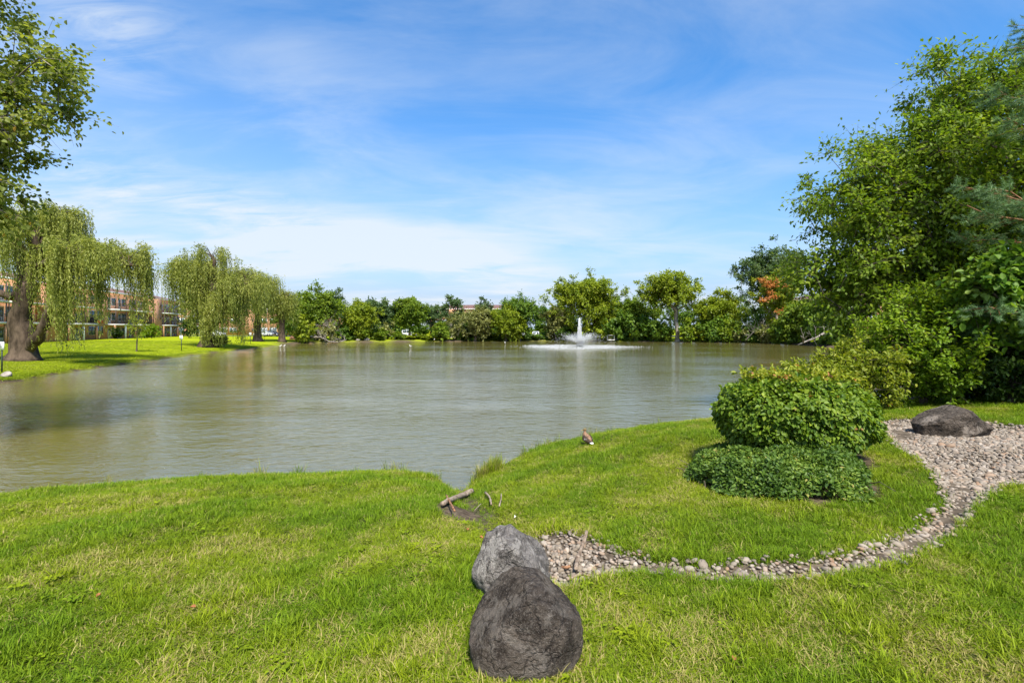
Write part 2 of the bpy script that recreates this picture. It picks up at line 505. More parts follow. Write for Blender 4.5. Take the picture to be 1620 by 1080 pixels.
def part(name, parent, V, polys, mat, smooth=False, attrs=None, kind=None, label=None):
    """a part given in world coordinates under a thing (an Empty or a mesh that is not turned)"""
    base = parent
    off = np.zeros(3)
    while base is not None:
        off += np.array(base.location); base = base.parent
    o = link(name, raw_mesh(name, np.asarray(V) - off, polys, mat, smooth, attrs), parent)
    if kind: o['kind'] = kind
    if label: o['label'] = label
    return o


def tag(o, label=None, cat=None, group=None, kind=None):
    if label: o['label'] = label
    if cat: o['category'] = cat
    if group: o['group'] = group
    if kind: o['kind'] = kind
    return o


def thing(name, label, cat, loc, group=None):
    o = bpy.data.objects.new(name, None)
    COL.objects.link(o)
    o.location = loc
    o.empty_display_size = 0.2
    return tag(o, label, cat, group)


def single(name, V, polys, mat, loc, label, cat, smooth=False, group=None, attrs=None, kind=None):
    o = link(name, raw_mesh(name, np.asarray(V) - np.asarray(loc), polys, mat, smooth, attrs), None, loc)
    return tag(o, label, cat, group, kind)


def copy_thing(src, loc, rz=None, scale=None, label=None):
    c = src.copy(); COL.objects.link(c); c.location = loc
    if rz is not None: c.rotation_euler = (0, 0, rz)
    if scale is not None: c.scale = scale
    if label: c['label'] = label
    for ch in list(src.children):
        k = ch.copy(); COL.objects.link(k); k.parent = c
        for g in list(ch.children):
            q = g.copy(); COL.objects.link(q); q.parent = k
    return c


class MB:
    """collects shapes into one mesh"""
    def __init__(s): s.V = []; s.q = []; s.t = []; s.n = 0

    def add(s, V, quads=None, tris=None):
        V = np.asarray(V, float).reshape(-1, 3)
        if quads is not None and len(quads): s.q.append(np.asarray(quads) + s.n)
        if tris is not None and len(tris): s.t.append(np.asarray(tris) + s.n)
        s.V.append(V); s.n += len(V)
        return s

    def box(s, c, d, ux=(1, 0, 0), uy=(0, 1, 0), uz=(0, 0, 1)):
        c = np.asarray(c, float); ux, uy, uz = (np.asarray(u, float) for u in (ux, uy, uz))
        V = [c + ux * d[0] * i / 2 + uy * d[1] * j / 2 + uz * d[2] * k / 2 for k in (-1, 1) for j in (-1, 1) for i in (-1, 1)]
        return s.add(V, [(0, 2, 3, 1), (4, 5, 7, 6), (0, 1, 5, 4), (2, 6, 7, 3), (0, 4, 6, 2), (1, 3, 7, 5)])

    def tube(s, P, r, sides=6, cap=True):
        V, Q, Tn = tube(P, r, sides, cap)
        return s.add(V, Q, Tn)

    def get(s):
        return np.concatenate(s.V), [np.concatenate(x) for x in (s.q, s.t) if x]


def nrm(v):
    return v / np.maximum(np.linalg.norm(v, axis=-1, keepdims=True), 1e-9)


def tube(P, r, sides=6, cap=True):
    P = np.asarray(P, float); n = len(P)
    r = np.broadcast_to(np.asarray(r, float), (n,))
    t = np.zeros_like(P)
    t[1:-1] = P[2:] - P[:-2]; t[0] = P[1] - P[0]; t[-1] = P[-1] - P[-2]
    t = nrm(t)
    ref = np.array([0.31, 0.95, 0.05]) if abs(t[0][1]) < 0.9 else np.array([1.0, 0.1, 0.0])
    a = nrm(np.cross(t, ref)); b = np.cross(t, a)
    ang = np.linspace(0, 2 * np.pi, sides, endpoint=False)
    V = P[:, None] + (a[:, None] * np.cos(ang)[None, :, None] + b[:, None] * np.sin(ang)[None, :, None]) * r[:, None, None]
    V = V.reshape(-1, 3)
    i = np.arange(n - 1)[:, None] * sides; j = np.arange(sides)[None]; jn = (j + 1) % sides
    Q = np.stack([i + j, i + jn, i + sides + jn, i + sides + j], -1).reshape(-1, 4)
    Tn = []
    if cap:
        V = np.concatenate([V, P[:1], P[-1:]])
        c0, c1 = n * sides, n * sides + 1
        Tn = [(c0, (k + 1) % sides, k) for k in range(sides)] + [(c1, (n - 1) * sides + k, (n - 1) * sides + (k + 1) % sides) for k in range(sides)]
    return V, Q, np.array(Tn, int).reshape(-1, 3)


def leaf_geo(P, D, N, L, W, shape='oval', fold=0.22, droop=0.12):
    """many leaves at once: P base points, D direction, N upper side"""
    n = len(P)
    D = nrm(D); S = nrm(np.cross(D, N)); U = np.cross(S, D)
    L = np.broadcast_to(L, (n,))[:, None]; W = np.broadcast_to(W, (n,))[:, None]
    if shape == 'oval':
        f = W * fold
        V = np.stack([P, P + D * L * .30 + S * W * .5 + U * f, P + D * L * .68 + S * W * .40 + U * f * .8, P + D * L - U * L * droop,
                      P + D * L * .68 - S * W * .40 + U * f * .8, P + D * L * .30 - S * W * .5 + U * f], 1).reshape(-1, 3)
        b = np.arange(n)[:, None] * 6
        Q = np.concatenate([b + np.array([[0, 1, 2, 3]]), b + np.array([[0, 3, 4, 5]])], 1).reshape(-1, 4)
        return V, Q, 2
    V = np.stack([P, P + D * L * .5 + S * W * .5, P + D * L - U * L * droop, P + D * L * .45 - S * W * .5], 1).reshape(-1, 3)
    Q = np.arange(n * 4).reshape(-1, 4)
    return V, Q, 1


# ------------------------------------------------------------------ the land
def ray(px, py):
    return np.array([(px - 810.0) / F, 1.0, (HOR - py) / F])


def at_depth(px, py, Y):
    d = ray(px, py)
    return np.array([0, 0, CAMZ]) + d * Y


def wpt(px, py):              # a pixel of the water's edge
    Y = CAMZ * F / (py - HOR)
    return ((px - 810.0) / F * Y, Y)


shore_pts = [wpt(0, 790), wpt(110, 779), wpt(230, 769), wpt(330, 762), wpt(480, 756), wpt(600, 752), wpt(690, 754), (-1.0, 9.15), (-0.72, 9.45),
             (-0.4, 10.1), wpt(850, 711), wpt(930, 693), wpt(1000, 681), wpt(1130, 666), (9.1, 17.3), (13, 19.5), (20, 25), (28, 35), (36, 50),
             (45, 70), (50.6, 87), wpt(1200, 543), wpt(1070, 541), wpt(950, 540), wpt(850, 539.4), wpt(700, 540), wpt(560, 541.4), wpt(475, 543),
             wpt(448, 545.6), wpt(380, 553), wpt(300, 562), wpt(200, 575), wpt(100, 590), wpt(50, 599), wpt(30, 604), wpt(0, 606), (-25.6, 24.2), (-20, 18.8), (-13.5, 12.9), (-10.2, 9.9)]


def smooth_loop(pts, k=5):
    P = np.array(pts); n = len(P); out = []
    for i in range(n):
        p0, p1, p2, p3 = P[i - 1], P[i], P[(i + 1) % n], P[(i + 2) % n]
        for t in np.linspace(0, 1, k, endpoint=False):
            out.append(0.5 * ((2 * p1) + (p2 - p0) * t + (2 * p0 - 5 * p1 + 4 * p2 - p3) * t * t + (3 * p1 - p0 - 3 * p2 + p3) * t ** 3))
    return np.array(out)


SHORE = smooth_loop(shore_pts, 4)


def inside(poly, X, Y):
    X = np.asarray(X, float); Y = np.asarray(Y, float)
    res = np.zeros(X.shape, bool)
    a = poly; b = np.roll(poly, -1, 0)
    for (x1, y1), (x2, y2) in zip(a, b):
        if y1 == y2: continue
        c = ((y1 > Y) != (y2 > Y)) & (X < (x2 - x1) * (Y - y1) / (y2 - y1) + x1)
        res ^= c
    return res


def pdist(poly, X, Y, closed=True):
    X = np.asarray(X, float); Y = np.asarray(Y, float)
    best = np.full(X.shape, 1e18)
    a = poly if closed else poly[:-1]; b = np.roll(poly, -1, 0) if closed else poly[1:]
    for (x1, y1), (x2, y2) in zip(a, b):
        dx, dy = x2 - x1, y2 - y1
        l2 = dx * dx + dy * dy + 1e-12
        t = np.clip(((X - x1) * dx + (Y - y1) * dy) / l2, 0, 1)
        d = (X - x1 - t * dx) ** 2 + (Y - y1 - t * dy) ** 2
        np.minimum(best, d, out=best)
    return np.sqrt(best)


def sdist(X, Y):               # + on land, - in the pond
    d = pdist(SHORE, X, Y)
    return np.where(inside(SHORE, X, Y), -d, d)


def sst(v, a, b):
    t = np.clip((v - a) / (b - a), 0, 1)
    return t * t * (3 - 2 * t)


GULLY = np.array([(-1.0, 9.6), (-0.86, 8.6), (-0.62, 7.2), (-0.35, 6.0), (-0.1, 4.7), (0.05, 4.0)])


def h_base(X, Y, s=None):
    X = np.asarray(X, float); Y = np.asarray(Y, float)
    if s is None: s = sdist(X, Y)
    near = sst(np.hypot(X, Y), 30, 20)
    sp = np.maximum(s, 0)
    hn = 0.05 * sst(sp, 0, 0.12) + 1.43 * (1 - np.exp(-sp / 4.9))
    hf = 0.14 * sst(sp, 0, 0.25) + 0.82 * (1 - np.exp(-sp / 9.0))
    land = hn * near + hf * (1 - near)
    land = land + near * (0.018 * np.sin(X * 2.3 + 0.7 * Y) + 0.014 * np.sin(Y * 3.1 - 1.3 * X + 1)) * sst(sp, 0.3, 1.5)
    land = land + (1 - near) * 0.05 * np.sin(X * 0.21) * np.cos(Y * 0.17) * sst(sp, 1, 6)
    bed = -0.9 * (1 - np.exp(np.minimum(s, 0) / 1.2))
    h = np.where(s > 0, land, bed)
    g = pdist(GULLY, X, Y, False)
    return h - 0.16 * np.exp(-(g / 0.33) ** 2) * (s > -0.3)


GRAVEL = None
ROCKBED = []


def h_of(X, Y, s=None):
    h = h_base(X, Y, s)
    if GRAVEL is not None:
        X = np.asarray(X, float); Y = np.asarray(Y, float)
        sel = (X > -2) & (X < 16) & (Y > 2) & (Y < 12)
        if np.any(sel):
            xs, ys = X[sel], Y[sel]
            d = pdist(GRAVEL, xs, ys); d = np.where(inside(GRAVEL, xs, ys), d, -d)
            h = np.array(h); h[sel] -= 0.085 * sst(d, -0.12, 0.22)
    return h


def ground_px(px, py, base=False):
    """where the line of sight through a photo pixel meets the land"""
    d = ray(px, py)
    Y = np.concatenate([np.linspace(1.2, 40, 1600), np.linspace(40.1, 220, 1800)])
    X = d[0] * Y; z = CAMZ + d[2] * Y
    hh = (h_base if base else h_of)(X, Y)
    hh = np.maximum(hh, 0)
    k = np.argmax(z <= hh)
    return np.array([X[k], Y[k], hh[k]])


def hz(x, y):
    return float(h_of(np.array([float(x)]), np.array([float(y)]))[0])


gravel_px = [(1392, 666), (1450, 662), (1560, 668), (1640, 676), (1800, 690), (1900, 730), (1800, 768), (1640, 764), (1578, 770), (1548, 795), (1522, 825), (1484, 856), (1432, 882),
             (1372, 900), (1300, 910), (1230, 916), (1150, 918), (1090, 913), (1040, 906), (985, 906), (925, 919), (878, 928), (840, 900), (850, 850), (900, 842),
             (960, 864), (1020, 884), (1060, 893), (1130, 893), (1210, 888), (1300, 885), (1370, 872), (1424, 850), (1462, 826), (1497, 800), (1490, 770), (1462, 730), (1412, 697)]
GRAVEL = smooth_loop([ground_px(a, b, True)[:2] for a, b in gravel_px], 2)


def ell(cx, cy, rx, ry, n=28):
    t = np.linspace(0, 2 * np.pi, n, endpoint=False)
    return np.stack([cx + rx * np.cos(t), cy + ry * np.sin(t)], 1)


HEDGE_C = (3.88, 7.05); COVER_C = (3.22, 6.35)
rng = np.random.default_rng(7)


def vnoise(X, Y, seed, scale):
    """cheap smooth noise in [0,1] for scattering"""
    r = np.random.default_rng(seed)
    v = np.zeros(np.shape(X))
    for k in range(7):
        a = r.uniform(0, 2 * np.pi); f = scale * r.uniform(0.5, 2.2)
        v = v + np.sin((X * np.cos(a) + Y * np.sin(a)) * f + r.uniform(0, 6.28))
    return 0.5 + v / 7 * 0.9


LOGPOS = ground_px(722, 808)[:2]


def soil_mask(X, Y, s):
    far = np.hypot(X, Y) > 24
    m = np.zeros(np.shape(X))
    m = np.maximum(m, np.where(far, sst(s, 0.55, 0.2) * (s > -2), sst(s + .12 * np.sin(X * 3.1 + Y) + .08 * np.sin(X * 7.7), 0.26, 0.06)))
    m = np.maximum(m, np.where(far & (Y > 88), sst(s, 2.2, 0.8), 0))
    right = (X > 11) & (Y > 13.5) & (Y < 92) & (s > -1)
    m = np.maximum(m, np.where(right, sst(Y + 0.12 * X, 15.2, 16.4), 0))
    sel = (np.abs(X) < 18) & (Y > 1) & (Y < 18)
    if np.any(sel):
        xs, ys = X[sel], Y[sel]
        nz = vnoise(xs, ys, 3, 6.0)
        g = pdist(GULLY, xs, ys, False)
        k = .8 * sst(g + 0.16 * nz, 0.30, 0.14)
        lx, ly = LOGPOS
        k = np.maximum(k, sst(np.hypot((xs - lx) / .30, (ys - ly) / .55) + .35 * (nz - .5), 1.0, .7))
        k = np.maximum(k, .9 * sst(np.hypot((xs + .05) / .42, (ys - 4.25) / .55) + .35 * (nz - .5), 1.0, .7))
        d = pdist(GRAVEL, xs, ys); d = np.where(inside(GRAVEL, xs, ys), d, -d)
        k = np.maximum(k, sst(d, -0.05, 0.03))
        e = np.hypot((xs - COVER_C[0]) / 0.96, (ys - COVER_C[1]) / 1.2) + 0.25 * (nz - 0.5)
        k = np.maximum(k, sst(e, 1.06, 0.92))
        e = np.hypot((xs - HEDGE_C[0]) / .98, (ys - HEDGE_C[1]) / .9) + 0.2 * (nz - 0.5)
        k = np.maximum(k, sst(e, 1.08, 0.9))
        m = np.array(m); m[sel] = np.maximum(m[sel], k)
    return m


def build_ground():
    a = 4.0; du = 0.032
    u = np.arange(-math.asinh(2500 / a), math.asinh(2500 / a) + du, du)
    v = np.arange(-math.asinh(60 / a), math.asinh(2500 / a) + du, du)
    gx = a * np.sinh(u); gy = a * np.sinh(v) + 3.0
    X, Y = np.meshgrid(gx, gy)
    X = X.ravel(); Y = Y.ravel()
    s = np.full(X.shape, 400.0)
    sel = (np.abs(X) < 130) & (Y < 190) & (Y > -60)
    s[sel] = sdist(X[sel], Y[sel])
    Z = h_of(X, Y, s)
    soil = soil_mask(X, Y, s)
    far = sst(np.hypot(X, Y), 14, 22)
    nx, ny = len(gx), len(gy)
    i = np.arange(ny - 1)[:, None] * nx; j = np.arange(nx - 1)[None]
    Q = np.stack([i + j, i + j + 1, i + nx + j + 1, i + nx + j], -1).reshape(-1, 4)
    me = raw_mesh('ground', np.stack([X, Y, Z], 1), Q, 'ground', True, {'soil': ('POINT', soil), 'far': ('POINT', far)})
    o = link('ground', me); o['kind'] = 'structure'


build_ground()
_w = raw_mesh('pond_water', [(-60, -2, 0), (70, -2, 0), (70, 130, 0), (-60, 130, 0)], [[(0, 1, 2, 3)]], 'water')
# keep the sheet of water inside its basin
_P = SHORE + 0
_c = _P.mean(0)
_n = nrm(np.roll(_P, -1, 0) - np.roll(_P, 1, 0)); _n = np.stack([_n[:, 1], -_n[:, 0]], 1)
_sg = 1.0 if not inside(SHORE, *(np.array([_P[20] + _n[20] * 0.5]).T))[0] else -1.0
bpy.data.meshes.remove(_w)
import bmesh
_bm = bmesh.new()
_ring = _P + _n * _sg * 0.35
_f = _bm.faces.new([_bm.verts.new((p[0], p[1], 0.0)) for p in _ring])
bmesh.ops.triangulate(_bm, faces=[_f])
_me = bpy.data.meshes.new('pond_water'); _bm.to_mesh(_me); _bm.free()
_me.materials.append(M['water'])
for _pl in _me.polygons:
    if _pl.normal.z < 0:
        _me.flip_normals(); break
_o = link('pond_water', _me); _o['kind'] = 'structure'

# parking lot behind the far bank
_lot = [(-76, 126), (64, 128), (64, 141), (-78, 141)]
_g = np.array([(x, y) for y in np.linspace(126, 140, 8) for x in np.linspace(-84, 64, 75)])
_z = np.maximum(h_of(_g[:, 0], _g[:, 1]), 0) + 0.03
_q = [(r * 75 + c, r * 75 + c + 1, (r + 1) * 75 + c + 1, (r + 1) * 75 + c) for r in range(7) for c in range(74)]
link('parking_lot', raw_mesh('parking_lot', np.column_stack([_g, _z]), [_q], 'asphalt'))['kind'] = 'structure'

# ------------------------------------------------------------------ trees
def skeleton(rg, trunk, clumps, trunk_r, tip_r, seg=0.8, arch=0.14, lowest=0.35):
    """joins every leaf clump to the nearest piece of wood already grown; returns tubes"""
    pos = [np.array(p, float) for p in trunk]; par = [-1] + list(range(len(trunk) - 1))
    first = max(1, int(len(trunk) * lowest))
    fork = pos[-1]
    order = np.argsort(np.linalg.norm(clumps - pos[len(trunk) // 2], axis=1))
    ends = []
    for ci in order:
        c = clumps[ci]
        A = np.array(pos[first:])
        dv = c - A
        d = np.linalg.norm(dv, axis=1)
        cost = d + 0.9 * np.maximum(0, -dv[:, 2]) + 0.25 * np.hypot(dv[:, 0], dv[:, 1])
        k = int(np.argmin(cost)) + first
        p = pos[k]; dist = np.linalg.norm(c - p)
        n = max(1, int(dist / seg))
        ctrl = (p + c) / 2 + np.array([0, 0, arch * dist]) + rg.normal(0, 0.07 * dist, 3)
        prev = k
        for t in np.linspace(0, 1, n + 1)[1:]:
            q = (1 - t) ** 2 * p + 2 * t * (1 - t) * ctrl + t * t * c
            pos.append(q); par.append(prev); prev = len(pos) - 1
        ends.append(prev)
    n = len(pos)
    cnt = np.zeros(n)
    for e in ends: cnt[e] += 1
    for i in range(n - 1, 0, -1):
        cnt[par[i]] += cnt[i]
    ex = math.log(trunk_r / tip_r) / math.log(max(2, len(clumps)))
    rad = tip_r * np.maximum(cnt, 1) ** ex
    kids = [[] for _ in range(n)]
    for i in range(1, n): kids[par[i]].append(i)
    mb = MB(); P = np.array(pos)
    todo = [(0, None)]
    while todo:
        s, frm = todo.pop()
        path = [s] if frm is None else [frm, s]
        cur = s
        while kids[cur]:
            ks = sorted(kids[cur], key=lambda q: -cnt[q])
            for o in ks[1:]: todo.append((o, cur))
            cur = ks[0]; path.append(cur)
        rr = rad[path].copy()
        if frm is not None: rr[0] = min(rr[0], rr[1] * 1.15)
        rr[-1] *= 0.5
        big = rr.max()
        mb.tube(P[path], rr, 10 if big > 0.2 else 6 if big > 0.05 else 4, False)
    return mb, P


def flare(mb, base, r, h=0.5):
    V = mb.V[0]
    d = V - base
    k = np.clip(1 - d[:, 2] / h, 0, 1)
    V[:, :2] += d[:, :2] * (k ** 2 * 0.55)[:, None]


def ball_points(rg, n, c, r, hollow=0.5, lump=0.12):
    u = nrm(rg.normal(size=(n, 3)))
    rho = rg.random(n) ** hollow
    k = 1 + lump * (np.sin(u[:, 0] * 5 + 1) + np.sin(u[:, 1] * 6 + 2) + np.sin(u[:, 2] * 5))[:, None]
    return np.asarray(c) + u * np.asarray(r) * rho[:, None] * k


def foliage(rg, C, out, Rr, twigs, per, L, W, shape='oval', droop=0.25, up=0.15, flat=0.8, scatter=0.10, tone=None, updir=1.0, spread=0.8, twig_mb=None, twig_r=0.006):
    """leaves along twigs that leave each clump centre; returns V, Q, tint per face"""
    n = len(C)
    Rr = np.broadcast_to(Rr, (n,))
    ti = np.repeat(np.arange(n), twigs)
    dirs = nrm(out[ti] * 0.75 + rg.normal(size=(len(ti), 3)) * spread * np.array([1, 1, flat]) + np.array([0, 0, up]))
    tl = Rr[ti] * rg.uniform(0.55, 1.2, len(ti))
    if twig_mb is not None:
        for a, d, l in zip(C[ti], dirs, tl):
            twig_mb.tube([a, a + d * l * .5, a + d * l + np.array([0, 0, -droop * .5 * l])], [twig_r, twig_r * .7, twig_r * .3], 3, False)
    li = np.repeat(np.arange(len(ti)), per)
    t = rg.uniform(0.12, 1.0, len(li))
    P = C[ti][li] + dirs[li] * (tl[li] * t)[:, None]
    P[:, 2] -= droop * 0.5 * tl[li] * t * t
    P += rg.normal(size=P.shape) * (scatter * Rr[ti][li])[:, None]
    D = nrm(dirs[li] * 0.6 + rg.normal(size=P.shape) * 0.65 + np.array([0, 0, -droop]))
    N = nrm(np.array([0, 0, updir]) + rg.normal(size=P.shape) * 0.55 + out[ti][li] * 0.35)
    Ls = L * rg.uniform(0.65, 1.25, len(P)); Ws = W * rg.uniform(0.7, 1.2, len(P))
    V, Q, k = leaf_geo(P, D, N, Ls, Ws, shape)
    ct = rg.normal(0, 0.13, n) if tone is None else tone
    tint = np.clip(0.45 + ct[ti][li] + rg.normal(0, 0.17, len(P)), 0, 1)
    return V, Q, np.repeat(tint, k)


def make_tree(name, label, base, trunk_top, blobs, leaf, seed, trunk_r=0.2, tip_r=0.012, bark='bark', clump_r=0.8, twigs=7, per=8, L=0.3, W=0.2,
              shape='quad', hollow=0.45, seg=1.0, droop=0.2, lean=0.0, group=None, arch=0.14, cat='tree', tone_by=None, twig_tubes=False, lowest=0.35, up=0.15, flat=0.8, stems=1, extra=None):
    """blobs: (centre, radii, clumps). One Empty at the foot, trunk with limbs, crown of leaves"""
    rg = np.random.default_rng(seed)
    base = np.array(base, float); top = np.array(trunk_top, float)
    C = np.concatenate([ball_points(rg, n, c, r, hollow) for c, r, n in blobs])
    cen = np.concatenate([np.tile(np.asarray(c, float), (n, 1)) for c, r, n in blobs])
    rr = np.concatenate([np.tile(np.asarray(r, float), (n, 1)) for c, r, n in blobs])
    C[:, 2] = np.maximum(C[:, 2], base[2] + 0.35)
    out = nrm((C - cen) / rr ** 2 + 1e-6)
    t = thing(name, label, cat, base, group)
    tr = []
    nseg = max(5, int(np.linalg.norm(top - base) / 0.8))
    w = rg.normal(0, 0.06, (nseg + 1, 3)) * np.linalg.norm(top - base) * 0.35
    w[0] = 0; w[:, 2] = 0
    for k in range(nseg + 1):
        f = k / nseg
        tr.append(base + (top - base) * f + w[k] * min(1, f * 2) + np.array([0, 0, -0.15 if k == 0 else 0]))
    mb, _ = skeleton(rg, tr, C, trunk_r, tip_r, seg, arch, lowest)
    flare(mb, base, trunk_r)
    tw = mb if twig_tubes else None
    tone = rg.normal(0, 0.15, len(C)) if tone_by is None else tone_by(C) + rg.normal(0, 0.09, len(C))
    V, Q, ti = foliage(rg, C, out, clump_r * rg.uniform(0.7, 1.25, len(C)), twigs, per, L, W, shape, droop, tone=tone, twig_mb=tw, up=up, flat=flat)
    if extra is not None:
        mb = extra(mb)
    Vb, Fb = mb.get()
    part('trunk', t, Vb, Fb, bark, True)
    part('crown', t, V, [Q], leaf, False, {'tint': ('FACE', ti)}, 'stuff')
    return t, C, out


# ---- near tree whose boughs reach in from the left
b = np.array([-15.8, 10.6, 0]); b[2] = hz(*b[:2])
make_tree('poplar_tree', 'broad leafy tree with pale limbs reaching over the near water from the grassy bank', b, b + (0.6, 0.4, 7.5),
          [((-15.6, 11.0, 8.9), (4.9, 4.0, 4.0), 170), ((-12.6, 11.2, 8.1), (2.6, 2.6, 2.3), 90), ((-13.4, 10.9, 6.4), (2.4, 2.4, 1.3), 55), ((-14.2, 11.0, 11.6), (3.4, 3.0, 2.2), 60)],
          'leaf_poplar', 11, 0.42, 0.012, 'bark_pale', 0.85, 10, 14, 0.115, 0.095, 'oval', 0.55, 0.7, 0.3, twig_tubes=True)

# ---- right side: the large tree, its neighbours and the shrubs below it
Y0 = 15.2
b = np.array([14.6, Y0 + 0.4, 0]); b[2] = hz(*b[:2])
make_tree('cherry_tree', 'tall spreading green tree rising behind the lawn and the boulder on gravel', b, (15.0, Y0 + .2, 8.6),
          [((14.9, Y0, 6.6), (5.0, 3.2, 3.3), 300), ((12.5, Y0 - .2, 5.6), (3.1, 2.4, 2.4), 140), ((16.0, Y0, 9.4), (3.7, 2.8, 2.2), 120),
           ((11.5, Y0 + .1, 4.1), (2.5, 2.0, 1.6), 80), ((14.0, Y0 + .2, 8.3), (3.3, 2.4, 1.8), 80), ((15.2, Y0 + .3, 3.8), (4.0, 2.0, 1.3), 80),
           ((10.3, Y0, 6.2), (1.5, 1.6, 1.5), 55), ((10.0, Y0, 4.4), (1.5, 1.5, 1.4), 55), ((11.6, Y0, 7.8), (1.9, 1.7, 1.3), 55), ((13.4, Y0, 9.8), (1.8, 1.7, 1.2), 45)],
          'leaf_cherry', 21, 0.30, 0.010, 'bark', 0.78, 9, 13, 0.14, 0.074, 'quad', 0.50, 0.6, 0.35, twig_tubes=True, arch=0.2)
b = np.array([12.9, 14.6, 0]); b[2] = hz(*b[:2])
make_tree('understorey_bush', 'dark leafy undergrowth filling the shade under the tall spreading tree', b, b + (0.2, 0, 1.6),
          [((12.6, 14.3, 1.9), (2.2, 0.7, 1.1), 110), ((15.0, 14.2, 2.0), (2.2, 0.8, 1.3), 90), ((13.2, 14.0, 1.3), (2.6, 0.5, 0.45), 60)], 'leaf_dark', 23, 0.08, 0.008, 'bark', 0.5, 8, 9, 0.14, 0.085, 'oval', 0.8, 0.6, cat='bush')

def young(C):
    return 0.10 * (C[:, 2] - C[:, 2].mean())


p = ground_px(1440, 622)
Ys = 12.9
b = np.array([10.35, Ys, 0]); b[2] = hz(*b[:2])
make_tree('buckthorn_shrub', 'tall bright green shrub at the lawn edge below the big tree', b, b + (0.1, 0, 1.6),
          [((10.35, Ys, 2.35), (1.45, 1.2, 1.25), 130), ((10.0, Ys - .1, 1.75), (1.5, 1.1, 0.8), 70), ((10.7, Ys, 3.25), (0.9, 0.8, 0.75), 45)],
          'leaf_bright', 31, 0.07, 0.006, 'bark', 0.42, 9, 11, 0.095, 0.058, 'oval', 0.55, 0.4, 0.1, twig_tubes=True, cat='shrub', tone_by=young, up=0.55)
Ys = 12.2
b = np.array([7.3, Ys, 0]); b[2] = hz(*b[:2])
make_tree('honeysuckle_shrub', 'low yellow green spreading shrub at the water edge behind the clipped hedge', b, b + (0.1, 0, 0.7),
          [((7.5, Ys, 1.55), (1.2, 0.9, 0.68), 80), ((8.5, Ys + .1, 1.65), (1.0, 0.8, 0.8), 60), ((6.7, Ys, 1.2), (0.6, 0.6, 0.5), 30)],
          'leaf_yellow', 33, 0.05, 0.006, 'bark', 0.36, 8, 10, 0.10, 0.055, 'oval', 0.55, 0.35, 0.15, twig_tubes=True, cat='shrub', tone_by=young, up=0.4)
Ys = 11.8
b = np.array([11.8, Ys + .3, 0]); b[2] = hz(*b[:2])
make_tree('mulberry_tree', 'slender tree with large glossy leaves between the pine boughs and bright shrub', b, b + (0.0, 0, 2.2),
          [((11.4, Ys, 3.6), (1.2, 0.9, 0.75), 55), ((12.3, Ys, 3.3), (1.2, 0.9, 0.9), 45)],
          'leaf_mulberry', 35, 0.06, 0.008, 'bark', 0.5, 7, 8, 0.17, 0.125, 'oval', 0.55, 0.5, 0.35, twig_tubes=True, up=0.2)


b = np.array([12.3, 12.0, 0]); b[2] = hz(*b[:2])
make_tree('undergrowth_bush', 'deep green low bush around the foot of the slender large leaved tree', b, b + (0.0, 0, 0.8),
          [((12.0, 11.9, 1.9), (1.3, 0.6, 0.65), 60), ((13.4, 12.0, 2.1), (1.2, 0.6, 0.8), 50)], 'leaf_dark', 37, 0.05, 0.006, 'bark', 0.42, 8, 9, 0.11, 0.065, 'oval', 0.7, 0.5, cat='bush')


